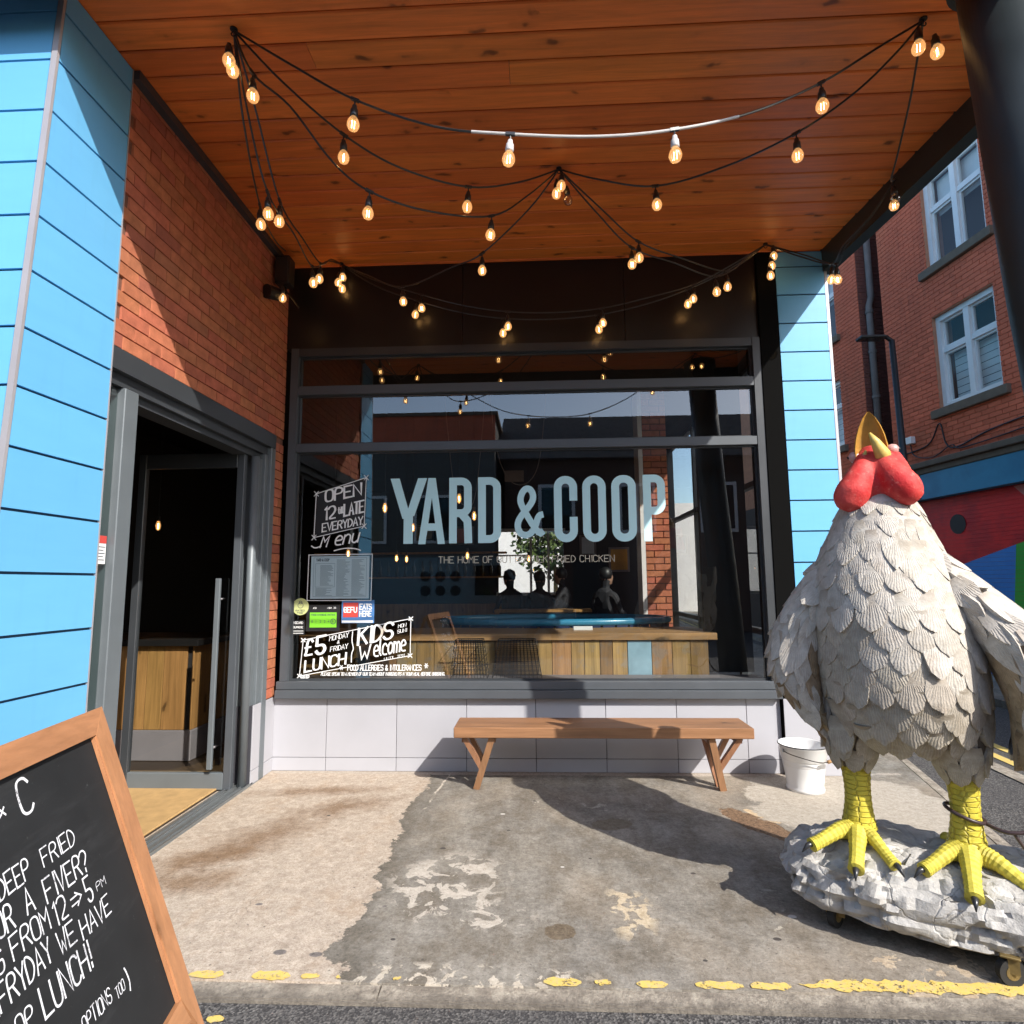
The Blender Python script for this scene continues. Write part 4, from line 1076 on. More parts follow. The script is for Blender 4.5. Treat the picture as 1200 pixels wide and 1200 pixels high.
# Menu word and menu sheet
o2 = thing('menu_word', 'white script word Menu on the glass above the menu sheet', 'window sign', (-1.64, WY, 1.76))
m = MB(); write(m, 'M', -1.80, 1.752, .085, wx, wd=.13, slant=.45, aspect=.62, rot=.12); fit(m, 'enu', -1.68, 1.768, .11, .21, wx, wd=.11, slant=.4, rot=.14)
ribbon(m, chaikin(chaikin([Vector(p) for p in ((-1.87,1.765),(-1.84,1.745),(-1.79,1.765))])), .010, wx, .002)
ribbon(m, chaikin(chaikin([Vector(p) for p in ((-1.68,1.725),(-1.60,1.745),(-1.50,1.742),(-1.46,1.725))])), .009, wx, .002)
m.build('lettering', 'wvinyl', o2)
ms = thing('menu_sheet', 'pale grey printed menu sheet in a thin white border on the window', 'menu', (-1.63, WY, 1.33))
MB().box(-1.868, -1.385, WY-.001, WY+.002, 1.335, 1.680).build('sheet', 'menu_sheet', ms)
m = MB(); outline(m, [(-1.893, 1.322), (-1.366, 1.318), (-1.362, 1.694), (-1.889, 1.692)], .006, wx, .002); m.build('border', 'wvinyl', ms)
m = MB(); xf = lambda x, y, z: (x, WY-.0015-z, y)
fit(m, 'YARD & COOP', -1.825, 1.640, .020, .11, xf, wd=.2)
outline(m, [(-1.845, 1.352), (-1.408, 1.352), (-1.408, 1.668), (-1.845, 1.668)], .0018, xf)
outline(m, [(-1.83, 1.43), (-1.67, 1.43), (-1.67, 1.62), (-1.83, 1.62)], .0018, xf)
rnd = random.Random(5)
for x0, x1, z0, z1 in ((-1.79, -1.68, 1.44, 1.605), (-1.825, -1.68, 1.36, 1.42), (-1.655, -1.545, 1.36, 1.65), (-1.53, -1.42, 1.36, 1.65)):
    z = z1
    while z > z0:
        ribbon(m, [Vector((x0, z)), Vector((x0+(x1-x0)*rnd.uniform(.55, 1), z))], .0024, xf, .0003); z -= .0085
m.build('print', 'ink', ms)
# stickers
s1_ = thing('round_sticker', 'round pale gold rating sticker left of the green hygiene card', 'sticker', (-1.945, WY, 1.2))
MB().tube([(-1.945, WY+.001, 1.272), (-1.945, WY-.001, 1.272)], .068, 28).build('disc', 'gold_card', s1_)
m = MB(); xf = lambda x, y, z: (x, WY-.0015-z, y)
for cz, r_ in ((1.283, .022), (1.306, .012)): ribbon(m, [Vector((-1.945+r_*math.cos(a*PI/8), cz+r_*math.sin(a*PI/8))) for a in range(17)], .004, xf, 0)
fit(m, 'RATED', -1.985, 1.235, .012, .08, xf, wd=.2); fit(m, 'FOOD', -1.97, 1.217, .011, .05, xf, wd=.2); m.build('print', 'ink', s1_)
s2_ = thing('hygiene_sticker', 'black and bright green hygiene rating card stuck below the menu sheet', 'sticker', (-1.745, WY, 1.07))
MB().box(-1.895, -1.62, WY-.0008, WY+.002, 1.075, 1.285).build('black_card', 'blackv', s2_)
MB().box(-1.865, -1.645, WY-.0018, WY-.0010, 1.105, 1.225).build('green_card', 'green_card', s2_)
m = MB(); xf = lambda x, y, z: (x, WY-.0022-z, y)
fit(m, 'FOOD HYGIENE RATING', -1.855, 1.20, .012, .20, xf, wd=.2)
for i, c in enumerate('012345'): write(m, c, -1.85+.034*i, 1.145, .016, xf, wd=.18)
ribbon(m, [Vector((-1.672+.02*math.cos(a*PI/8), 1.152+.02*math.sin(a*PI/8))) for a in range(17)], .005, xf, 0)
m.build('print', 'ink', s2_)
m = MB(); fit(m, 'FOOD', -1.86, 1.255, .012, .05, wx, wd=.2); m.build('white_print', 'wvinyl', s2_)
m = MB(); fit(m, 'STANDARDS', -1.75, 1.255, .012, .1, wx, wd=.2); m.build('white_print', 'wvinyl', s2_)
s3_ = thing('eats_here_sticker', 'blue sticker with red square reading EATS HERE below the menu sheet corner', 'sticker', (-1.47, WY, 1.13))
MB().box(-1.605, -1.338, WY-.001, WY+.002, 1.138, 1.322).build('blue_card', 'blue_card', s3_)
MB().bbox(-1.592, -1.468, WY-.0026, WY-.0012, 1.185, 1.302, .0006).build('red_square', 'red_card', s3_)
m = MB(); xf = lambda x, y, z: (x, WY-.0034-z, y)
fit(m, 'BEFU', -1.585, 1.225, .04, .11, xf, wd=.2); fit(m, 'EATS', -1.455, 1.248, .042, .10, xf, wd=.2); fit(m, 'HERE', -1.455, 1.192, .042, .10, xf, wd=.2)
m.box(-1.60, -1.345, WY-.0030, WY-.0012, 1.142, 1.160)
m.build('print', 'wvinyl', s3_)
s4_ = thing('card_sticker', 'small black card sticker with white words at the window edge', 'sticker', (-1.96, WY, 1.05))
MB().box(-2.005, -1.905, WY-.001, WY+.002, 1.045, 1.165).build('black_card', 'blackv', s4_)
m = MB(); xf = lambda x, y, z: (x, WY-.0014-z, y)
fit(m, 'NOCARD', -1.997, 1.135, .018, .08, xf, wd=.2); fit(m, 'SUPREME', -1.997, 1.10, .014, .08, xf, wd=.2); m.box(-1.997, -1.915, WY-.0018, WY-.0014, 1.075, 1.08); m.box(-1.997, -1.915, WY-.0018, WY-.0014, 1.057, 1.062)
m.build('print', 'wvinyl', s4_)
# lunch and kids sign
o3 = thing('lunch_sign', 'white brush lettered £5 LUNCH and KIDS Welcome in a slanted frame at the window foot', 'window sign', (-1.5, WY, .75))
MB().poly([(-1.911, WY+.002, 1.003), (-1.932, WY+.002, .725), (-1.042, WY+.002, .882), (-1.040, WY+.002, 1.168)]).build('dark_film', 'film', o3)
m = MB(); cs = [(-1.913, 1.005), (-1.037, 1.172), (-1.040, .880), (-1.935, .722)]
outline(m, cs, .006, wx, .0021)
for x, z in cs:
    for d in (.014, -.014): ribbon(m, [Vector((x-.016, z-d)), Vector((x+.016, z+d))], .007, wx, .0022+.0001*(d > 0))
ribbon(m, chaikin([Vector(p) for p in ((-1.51,1.07),(-1.515,1.0),(-1.505,.96),(-1.50,.93),(-1.515,.9),(-1.515,.83))]), .008, wx, .002)
m.build('border', 'wvinyl', o3)
for tx, x, z, h_, w_, wd in (('£', -1.90, .880, .120, .075, .15), ('5', -1.805, .890, .135, .085, .17), ('LUNCH', -1.895, .752, .085, .35, .17), ('MONDAY', -1.700, .998, .036, .165, .14), ('&', -1.635, .975, .024, .022, .16), ('FRIDAY', -1.690, .912, .036, .15, .14),
        ('KIDS', -1.465, .965, .125, .30, .15), ('MON', -1.140, 1.098, .026, .07, .16), ('SUN!', -1.145, 1.055, .026, .08, .16), ('W', -1.455, .848, .10, .11, .13), ('elcome', -1.335, .872, .125, .27, .10), ('UNTIL 7PM', -1.25, .842, .020, .17, .16)):
    m = MB(); fit(m, tx, x, z, h_, w_, wx, wd=wd, slant=.25, rot=.19); m.build('lettering', 'wvinyl', o3)
o4 = thing('allergy_notice', 'two lines of small white allergy lettering along the bottom of the window', 'window sign', (-1.3, WY, .7))
m = MB(); fit(m, 'FOOD ALLERGIES & INTOLERANCES', -1.545, .765, .042, .60, wx, wd=.16); write(m, '*', -1.61, .762, .05, wx, wd=.12); write(m, '*', -.925, .775, .05, wx, wd=.12); m.build('lettering', 'wvinyl', o4)
m = MB(); fit(m, 'PLEASE SPEAK TO A MEMBER OF OUR TEAM ABOUT INGREDIENTS IN YOUR MEAL BEFORE ORDERING.', -1.76, .725, .024, 1.0, wx, wd=.19, slant=.15); m.build('lettering', 'wvinyl', o4)
m = MB(); fit(m, 'SIGNED', -1.925, .703, .02, .07, wx, wd=.25, slant=.3, rot=.05); m.build('lettering', 'wvinyl', o4)

# ================================================================ CHALKBOARD
BR = Vector((-1.0837, -2.7859, 0)); eu = Vector((-.1972, .9804, 0)).normalized(); es = Vector((-.33815, -.06801, .93863)).normalized(); en = eu.cross(es).normalized()
W_ = .80; BL = 1.1187
def bp_(a, b, c=0): return BR+eu*a+es*b+en*c
cb = thing('chalkboard', 'wooden framed pavement chalkboard with white handwriting leaning back at the left edge', 'a-board', tuple(bp_(-W_/2, 0)))
def bbar(mb, a0, a1, b0, b1, c0, c1, miter=None):
    q = [bp_(a, b, c) for c in (c0, c1) for a, b in ((a0,b0),(a1,b0),(a1,b1),(a0,b1))]
    return mb.add(q, [(0,3,2,1),(4,5,6,7),(0,1,5,4),(1,2,6,5),(2,3,7,6),(3,0,4,7)])
def bquad(mb, pts, c0, c1):
    q = [bp_(a, b, c) for c in (c0, c1) for a, b in pts]
    return mb.add(q, [(3,2,1,0),(4,5,6,7),(0,1,5,4),(1,2,6,5),(2,3,7,6),(3,0,4,7)])
fw_ = .078; T0, B0 = BL, .115
bquad(MB(), [(-fw_, B0+fw_), (0, 0), (0, BL), (-fw_, BL-fw_)], -.014, .022).build('side_rail', 'frame_wood', cb)
bquad(MB(), [(-W_, 0), (-W_+fw_, B0+fw_), (-W_+fw_, BL-fw_), (-W_, BL)], -.014, .022).build('side_rail', 'frame_wood', cb)
bquad(MB(), [(-W_+.002, BL), (-W_+fw_, BL-fw_+.001), (-fw_, BL-fw_+.001), (-.002, BL)], -.014, .0215).build('top_rail', 'frame_wood_x', cb)
bquad(MB(), [(-W_+.06, B0), (-.06, B0), (-fw_-.002, B0+fw_), (-W_+fw_+.002, B0+fw_)], -.014, .0215).build('bottom_rail', 'frame_wood_x', cb)
for a in (-fw_-.006, -W_+fw_): bbar(MB(), a, a+.006, B0+fw_, BL-fw_, .006, .016).build('bead', 'frame_wood', cb)
bbar(MB(), -W_+fw_-.01, -fw_+.01, B0+fw_-.01, BL-fw_+.01, -.006, .004).build('board_face', 'board', cb)
# rear frame of the A-board
bk = Vector((-.62, -.12, 0))
def rp(a, f, c=0):
    top = bp_(a, BL-.02, -.03); bot = Vector((bp_(a, 0).x, bp_(a, 0).y, 0))+Vector((-.74, -.15, .0))
    return top.lerp(bot, f)+Vector((-c, -c*.2, 0))
for a in (-.03, -W_+.03): MB().bar(rp(a, 0), rp(a, 1)+Vector((0,0,.012)), .045, .03, (1, 0, 0)).build('rear_leg', 'frame_wood', cb)
MB().bar(rp(-.04, .03), rp(-W_+.04, .03), .05, .028).build('rear_rail', 'frame_wood_x', cb)
MB().bar(rp(-.04, .8), rp(-W_+.04, .8), .05, .028).build('rear_rail', 'frame_wood_x', cb)
for a in (-.09, -W_+.09): MB().bar(bp_(a, BL-.006, .004), bp_(a, BL-.006, -.05), .05, .006).build('hinge', 'zinc', cb)
bxf = lambda x, y, z: bp_(x, y, .0046+z)
for tx, a, b, h_, w_, rt in (('Y &', -.63, .955, .055, .13, .05), ('C', -.455, .932, .088, .058, 0), ('DEEP', -.600, .790, .048, .115, .02), ('FRIED', -.438, .792, .044, .145, .0),
        ('OR', -.635, .722, .056, .06, .0), ('A', -.535, .722, .056, .035, 0), ('FIVER?', -.463, .712, .056, .195, -.01), ('G', -.665, .660, .05, .03, 0), ('FROM', -.612, .662, .05, .14, -.02), ('12', -.455, .650, .055, .055, -.02),
        ('>', -.385, .642, .05, .055, 0), ('5', -.318, .636, .065, .03, 0), ('PM', -.270, .642, .022, .05, 0), ('EFRYDAY', -.715, .592, .054, .22, 0), ('WE', -.472, .586, .052, .075, -.03), ('HAVE', -.380, .570, .05, .145, -.03),
        ('OP', -.66, .515, .045, .06, 0), ('LUNCH!', -.575, .500, .066, .205, -.02), ('OPTIONS', -.475, .392, .036, .13, -.05), ('TOO', -.325, .374, .028, .045, -.03), (')', -.268, .355, .06, .016, 0)):
    m = MB(); fit(m, tx, a, b, h_, w_, bxf, wd=.085, jitter=.04, rot=rt, slant=.04); m.build('chalk_writing', 'chalk', cb)

# ================================================================ BENCH
bn = thing('bench', 'simple orange brown wooden bench under the shop window', 'bench', (.42, -.36, 0))
m = MB(); m.bbox(-.612, 1.455, -.52, -.20, .378, .450, .005); o = m.build('seat', 'bench', bn)
for sx, xt, xb, bt_, nm_ in ((-1, -.345, -.465, -.545, 0), (1, 1.175, 1.262, 1.375, 1)):
    for yt, yb in ((-.465, -.385), (-.245, -.300)):
        MB().bar((xt, yt, .376), (xb, yb, .004), .045, .045, (0, 1, 0)).build('leg', 'bench_leg', bn)
        MB().bar((bt_, yt+.002, .376), (xt+(xb-xt)*.62, yt+(yb-yt)*.62+.002, .376*.38), .035, .040, (0, 1, 0)).build('brace', 'bench_leg', bn)
    MB().bar((bt_+.0, -.44, .352), (bt_+.0, -.27, .352), .04, .045).build('cross_rail', 'bench_leg', bn)
    MB().bar((xt, -.44, .352), (xt, -.27, .352), .04, .045).build('cross_rail', 'bench_leg', bn)

# ================================================================ BUCKET
BC = Vector((1.845, -.345, 0))
bk = thing('bucket', 'white enamel bucket with wooden grip handle right of the bench', 'bucket', tuple(BC))
prof = [(.0, .012), (.108, .012), (.112, .0), (.126, .0), (.124, .020), (.118, .034), (.130, .12), (.142, .20), (.1435, .206), (.1455, .206), (.146, .214), (.148, .216), (.160, .296), (.166, .300), (.166, .308), (.160, .310),
        (.156, .300), (.146, .22), (.114, .03), (.0, .03)]
MB().lathe(prof, 40, BC).build('pail', 'enamel', bk, smooth=True)
MB().tube([BC+Vector((.163*math.cos(a*PI/20), .163*math.sin(a*PI/20), .306)) for a in range(41)], .0042, 8, False).build('rim', 'black', bk, smooth=True)
for a in (PI*1.08, PI*.08): MB().lathe([(.012, -.004), (.012, .004)], 10, BC+Vector((.160*math.cos(a), .160*math.sin(a), .27)), Matrix.Rotation(PI/2, 3, 'Y')).build('ear', 'zinc', bk)
e0 = BC+Vector((.162*math.cos(PI*1.08), .162*math.sin(PI*1.08), .27)); e1 = BC+Vector((.162*math.cos(PI*.08), .162*math.sin(PI*.08), .27))
mid = BC+Vector((.10, -.185, .235))
P = catmull([e0, BC+Vector((-.12, -.14, .262)), mid+Vector((-.07, 0, -.005)), mid+Vector((.01, .01, .01)), BC+Vector((.175, -.06, .275)), e1], 5)
MB().tube(P, .003, 6).build('bail', 'wire', bk)
MB().tube([mid+Vector((-.02, -.005, .0)), mid+Vector((.075, .02, .02))], .0115, 12).build('grip', 'handle_wood', bk, smooth=True)

# ================================================================ ROOSTER STATUE
RP = Vector((1.62, -2.1, 0))
rs = thing('rooster_statue', 'huge off white chicken statue with red wattles and yellow legs looking up', 'statue', tuple(RP), -PI/6)
def ell(cx, cy, z, rx, ry, n=28, p=2.0, tilt=(0, 0)):
    out = []
    for j in range(n):
        a = 2*PI*j/n; c, s_ = math.cos(a), math.sin(a)
        x = abs(c)**(2/p)*(1 if c > 0 else -1)*rx; y = abs(s_)**(2/p)*(1 if s_ > 0 else -1)*ry
        out.append((cx+x, cy+y, z+tilt[0]*x+tilt[1]*y))
    return out
def remeshed(mb, name, mat, vox, smooth=6, parent=rs):
    o = mb.build(name, mat, parent, local=True, fix=True)
    md = o.modifiers.new('r', 'REMESH'); md.mode = 'VOXEL'; md.voxel_size = vox
    ms_ = o.modifiers.new('s', 'SMOOTH'); ms_.iterations = smooth; ms_.factor = .6
    me = realize(o)
    if not len(me.materials): me.materials.append(M[mat])
    me.polygons.foreach_set('use_smooth', [True]*len(me.polygons)); return o
b = MB()
b.loft([ell(-.09,.0,1.84,.11,.11), ell(-.09,.0,1.78,.148,.15), ell(-.095,.005,1.70,.18,.19), ell(-.10,.01,1.57,.235,.25), ell(-.10,.01,1.45,.275,.29), ell(-.09,.01,1.30,.305,.32),
        ell(-.075,.02,1.15,.318,.33), ell(-.065,.02,1.0,.312,.32), ell(-.06,.02,.88,.295,.28), ell(-.06,.02,.80,.27,.22), ell(-.06,.02,.77,.22,.17)])
b.loft([ell(-.22,.02,1.0,.15,.19), ell(-.235,.01,.88,.142,.165), ell(-.255,.0,.77,.120,.135), ell(-.262,.0,.68,.092,.10), ell(-.262,.0,.63,.07,.075)])
b.loft([ell(.09,.02,1.0,.15,.19), ell(.105,.01,.88,.138,.165), ell(.115,.0,.78,.115,.135), ell(.122,.0,.69,.088,.10), ell(.122,.0,.64,.068,.075)])
# tail mound behind
b.loft([ell(-.06,.25,1.05,.16,.10), ell(-.06,.36,1.25,.15,.10), ell(-.06,.44,1.45,.12,.08), ell(-.06,.50,1.60,.06,.05)])
body = remeshed(b, 'body', 'bodyp', .016, 5)

def wing_mesh(side):
    w_ = MB()
    if side < 0: pts = [(-.20,.02,1.60,.06,.10),(-.29,.02,1.48,.085,.15),(-.375,.02,1.34,.10,.18),(-.44,.01,1.19,.115,.19),(-.465,.0,1.06,.115,.19),(-.455,-.01,.95,.105,.17),(-.41,-.02,.86,.075,.13),(-.375,-.03,.79,.03,.07)]
    else: pts = [(.06,.02,1.56,.06,.10),(.15,.0,1.44,.08,.15),(.25,-.03,1.32,.095,.17),(.335,-.06,1.20,.105,.18),(.385,-.08,1.07,.11,.18),(.40,-.09,.96,.10,.16),(.375,-.09,.86,.075,.12),(.335,-.09,.78,.035,.07)]
    rings = []
    for cx, cy, z, rx, ry in pts: rings.append(ell(cx, cy, z, rx, ry, 24, 2.0, (side*.25, 0)))
    w_.loft(rings); return w_, pts
wings = []
for sd_ in (-1, 1):
    wm, pts = wing_mesh(sd_); wings.append((remeshed(wm, 'wing', 'bodyp', .016, 4), pts, sd_))

frnd = random.Random(11)
def feather_mesh(wd, ht, kind=0, thick=.010, mat='feather'):
    """overlapping sculpted feather: root at +y, tip at -y, z outwards"""
    m = MB(); nv, nu = 7, 6; top = []
    sk = frnd.uniform(-.10, .10); bl = frnd.uniform(-.06, .06); jag = [frnd.uniform(-.022, .022) for _ in range(20)]
    for i in range(nv):
        v = i/(nv-1)                     # 0 tip .. 1 root
        if kind == 0: hw = [.20, .62, .88, 1.0, .98, .84, .62][i]
        elif kind == 1: hw = [.10, .46, .76, .95, 1.0, .90, .7][i]
        else: hw = [.22, .55, .80, .90, .96, 1.0, .9][i]
        hw *= 1+bl*(1-v)
        yy = -ht*.62+ht*(v**1.12)
        for j in range(nu):
            u = -1+2*j/(nu-1)
            zz = thick*(1.1-.75*v)+.06*wd*(1-u*u)*(.5+.5*v)
            m.v.append((u*hw*wd/2+sk*wd*(1-v)**1.5+jag[(i*3+j) % 20]*(j in (0, nu-1))*wd, yy+(.04*ht*u*u if i == 0 else 0)+jag[(i*5+j*7) % 20]*(i == 0), zz))
    for i in range(nv-1):
        for j in range(nu-1): a = i*nu+j; m.f.append((a, a+1, a+nu+1, a+nu))
    edge = [i*nu for i in range(nv-1, -1, -1)]+[j for j in range(1, nu)]+[i*nu+nu-1 for i in range(1, nv)]
    b0 = len(m.v)
    for e_ in edge: m.v.append(m.v[e_])
    for e_ in edge: p = m.v[e_]; m.v.append((p[0]*.92, p[1]*.95, p[2]-thick*2.6-.03))
    ne = len(edge)
    for k in range(ne-1): m.f.append((b0+k, b0+ne+k, b0+ne+k+1, b0+k+1))
    return m.mesh('feather', mat, True)
FM = [[feather_mesh(1, frnd.uniform(1.42, 1.6), 0, frnd.uniform(.09, .13)) for _ in range(6)], [feather_mesh(1, frnd.uniform(1.55, 1.9), 1, frnd.uniform(.08, .13)) for _ in range(5)], [feather_mesh(1, 2.3, 2, .09)]]
FMM = [[feather_mesh(1, frnd.uniform(1.42, 1.55), 0, frnd.uniform(.07, .10), 'featherm') for _ in range(6)], [feather_mesh(1, 1.7, 1, .08, 'featherm') for _ in range(3)]]
FMB = [[feather_mesh(1, 1.5, 0, .09, 'featherb') for _ in range(3)], [feather_mesh(1, 1.9, 1, .07, 'featherb') for _ in range(3)], [feather_mesh(1, 2.3, 2, .06, 'featherb')]]
def bvh_of(o):
    me = o.data; return BVHTree.FromPolygons([v.co.copy() for v in me.vertices], [tuple(p.vertices) for p in me.polygons])
def place(tree, org, dr_, size, sets, kind, twist=.12, down=Vector((0,0,-1)), name='feather', parent=rs, lift=0):
    hit, nn, _, _ = tree.ray_cast(org, dr_)
    if hit is None: return None
    if nn.dot(dr_) > 0: nn = -nn
    dwn = down-nn*down.dot(nn)
    if dwn.length < .15: return None
    dwn.normalize(); dwn = Matrix.Rotation(random.uniform(-twist, twist), 3, nn) @ dwn
    yv = -dwn; zv = nn; xv = yv.cross(zv).normalized()
    tl = random.uniform(-.05, .05)        # tips lifted a little
    zv = (zv+yv*tl).normalized(); yv = zv.cross(xv)
    s_ = size*random.uniform(.95, 1.07)
    mt = Matrix((xv*s_, yv*s_*random.uniform(.94, 1.1), zv*s_)).transposed().to_4x4(); mt.translation = hit+nn*lift
    return mt
bt_ = bvh_of(body)
cand = []
z = .685; r_i = 0
def baxis(z):
    if z > 1.7: return Vector((-.09, .0, z))
    return Vector((-.08, .01, z))
while z < 1.80:
    # rows on the trunk
    if z >= .80:
        ax = baxis(z)
        hit = bt_.ray_cast(ax+Vector((0, -2, 0)), Vector((0, 1, 0)))[0]
        ry = abs(hit.y-ax.y) if hit else .25
        w_ = .115 if z < 1.35 else (.098 if z < 1.5 else .086 if z < 1.62 else .072 if z < 1.72 else .062)
        kind = 0 if z < 1.48 else 1
        n = max(10, int(2*PI*ry/(w_*.86)))
        for k in range(n):
            a = 2*PI*(k+.5*(r_i % 2))/n+random.uniform(-.03, .03)
            d_ = Vector((math.sin(a), -math.cos(a), 0))
            cand.append((bt_, ax+d_*1.2+Vector((0, 0, random.uniform(-.006, .006))), -d_, w_*(.96 if kind == 0 else 1.08), kind, math.cos(a)))
        z += (.076 if z < 1.40 else .062 if z < 1.56 else .050 if z < 1.68 else .040)
    else:
        for cx in (-.25, .115):
            ax = Vector((cx, .0, z)); rr_ = .09+(z-.68)*.34
            n = int(2*PI*rr_/.082)
            for k in range(n):
                a = 2*PI*(k+.5*(r_i % 2))/n
                d_ = Vector((math.sin(a), -math.cos(a), 0))
                cand.append((bt_, ax+d_*.55, -d_, .084 if z > .74 else .076, 0, math.cos(a)))
        z += .062
    r_i += 1
cand.sort(key=lambda c: -c[5])
rest = MB(); nf = 0
for tr_, org, d_, sz, kind, front in cand:
    mt = place(tr_, org, d_, sz, FM, kind, .10)
    if mt is None: continue
    low = (1.28-org.z)/.35+random.uniform(-.35, .35)-org.x*.5  # low and left feathers take the browner paint of dirt and shade
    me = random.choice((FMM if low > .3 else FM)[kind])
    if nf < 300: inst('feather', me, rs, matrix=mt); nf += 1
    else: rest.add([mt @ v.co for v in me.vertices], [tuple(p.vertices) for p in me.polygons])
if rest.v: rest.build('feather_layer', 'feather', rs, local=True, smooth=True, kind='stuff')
print('body feathers', nf, len(cand))
nw = 0
for wo, pts, sd_ in wings:
    wt = bvh_of(wo)
    zz = 1.54; r_i = 0
    while zz > .80:
        # centre at this height
        for p, q in zip(pts, pts[1:]):
            if p[2] >= zz >= q[2]: t = (p[2]-zz)/(p[2]-q[2]); c = Vector((p[0]+(q[0]-p[0])*t, p[1]+(q[1]-p[1])*t, zz)); rx = p[3]+(q[3]-p[3])*t; ry = p[4]+(q[4]-p[4])*t; dv = (Vector(q[:3])-Vector(p[:3])).normalized(); break
        w_ = .105 if zz > 1.1 else .085
        n = max(7, int(2*PI*(rx+ry)/2/(w_*.8)))
        for k in range(n):
            a = 2*PI*(k+.5*(r_i % 2))/n; d_ = Vector((math.sin(a), -math.cos(a), 0))
            inner = d_.x*sd_ < -.35
            kind = 0 if zz > 1.22 else 1
            brown = zz < 1.16 and (inner or random.random() < .25)
            if inner and zz > 1.3: continue
            mt = place(wt, c+d_*.6, -d_, w_*1.0, FM, kind, .12, down=dv)
            if mt is None: continue
            S_ = FMB if brown else FM
            inst('wing_feather', random.choice(S_[kind]), wo, matrix=mt); nw += 1
        zz -= .066; r_i += 1
print('wing feathers', nw)
# dark split running down the left wing
P = []
for z in [1.50-.05*i for i in range(11)]:
    for p, q in zip(wings[0][1], wings[0][1][1:]):
        if p[2] >= z >= q[2]:
            t = (p[2]-z)/(p[2]-q[2]); P.append(Vector((p[0]+(q[0]-p[0])*t-(p[3]+(q[3]-p[3])*t)*.78+random.uniform(-.006, .006), p[1]-(p[4])*.62, z))); break
MB().tube(P, [.003+.006*math.sin(PI*i/(len(P)-1)) for i in range(len(P))], 5).build('split', 'black', wings[0][0], local=True)

# head
hb = MB()
def blob(mb, path, n=14):
    mb.loft([ell(p[0], p[1], p[2], p[3], p[4] if len(p) > 4 else p[3], n) for p in path])
blob(hb, [(-.09,.02,1.76,.10,.11),(-.09,.02,1.82,.115,.12),(-.09,.015,1.90,.10,.11),(-.09,.01,1.97,.082,.09),(-.09,.0,2.02,.07,.075),(-.09,.0,2.06,.05,.055)], 20)
hb.tube([(-.125,-.045,2.01),(-.135,-.085,1.955),(-.152,-.112,1.895),(-.176,-.122,1.84),(-.200,-.120,1.795),(-.215,-.11,1.765)], [.034,.046,.062,.076,.070,.040], 14)
hb.tube([(-.155,-.05,1.90),(-.205,-.06,1.83),(-.235,-.075,1.785)], [.03,.045,.03], 12)
hb.tube([(-.055,-.045,2.01),(-.045,-.085,1.955),(-.020,-.112,1.90),(.010,-.122,1.85),(.035,-.115,1.81),(.055,-.105,1.79)], [.034,.050,.066,.072,.062,.036], 14)
hb.tube([(-.02,-.05,1.90),(.035,-.06,1.84),(.068,-.075,1.805)], [.03,.042,.028], 12)
hb.tube([(-.09,-.04,2.0),(-.09,-.075,1.93),(-.09,-.085,1.87),(-.09,-.06,1.80)], [.04,.052,.058,.06], 14)
hb.tube([(-.01,-.05,2.01),(.015,-.075,1.95),(.035,-.085,1.905),(.05,-.08,1.885)], [.022,.024,.020,.010], 10)
head = remeshed(hb, 'head', 'red', .0085, 12)
# comb at the back
for i, (zz, rr_) in enumerate(((2.02, .045), (1.97, .055), (1.90, .05))):
    MB().lathe([(.0, -.012), (rr_*.8, -.010), (rr_, 0), (rr_*.8, .010), (0, .012)], 14, (-.09, .10, zz), Matrix.Rotation(PI/2, 3, 'Y')).build('comb_lobe', 'red', head, local=True, smooth=True)
# upper beak: hollow shell pointing at the sky
bk_ = MB(); rings = []
for zz, hw, yc in ((1.955,.056,.012),(2.00,.067,.006),(2.05,.067,.0),(2.10,.058,-.004),(2.145,.044,-.008),(2.185,.025,-.010),(2.212,.004,-.010)):
    ring_ = []
    for i in range(9): u = -1+2*i/8; ring_.append((-.098+u*hw, yc-.055+.052*math.sqrt(max(0, 1-u*u))*(hw/.06)+.012, zz))
    for i in range(8, -1, -1): u = -1+2*i/8; ring_.append((-.098+u*hw*.93, yc-.060+.030*math.sqrt(max(0, 1-u*u))*(hw/.06)+.006, zz-.001))
    rings.append(ring_)
bk_.loft(rings); bk_.build('upper_beak', 'beak', rs, local=True, smooth=False, fix=True)
lb = MB()
lb.tube([(-.045,-.070,1.965),(-.058,-.098,2.01),(-.080,-.120,2.06),(-.098,-.132,2.098)], [.036,.030,.019,.005], 10)
lb.tube([(-.135,-.055,1.965),(-.128,-.075,2.00),(-.118,-.085,2.03)], [.020,.016,.004], 8)
lb.build('lower_beak', 'beak2', rs, local=True, smooth=True)
MB().tube([(-.060,-.085,1.985),(-.080,-.085,2.04),(-.088,-.09,2.082)], [.010,.008,.002], 8).build('tongue', 'beak', rs, local=True, smooth=True)
MB().tube([(-.072,-.078,1.95),(-.058,-.086,1.985),(-.040,-.07,2.02)], [.026,.030,.018], 10).build('beak_corner', 'beak2', rs, local=True, smooth=True)
for ex_, ey, ez in ((-.018, -.03, 2.03), (-.165, -.02, 2.015)):
    e = MB().lathe([(0, -.026), (.016, -.022), (.026, -.008), (.028, .006), (.018, .022), (0, .027)], 14, (ex_, ey, ez)).build('eye', 'pinkeye', rs, local=True, smooth=True)
    MB().lathe([(0, -.008), (.008, -.004), (.008, .004), (0, .008)], 10, (ex_+(.024 if ex_ > -.09 else -.024), ey-.004, ez)).build('pupil', 'black', e, local=True, smooth=True)

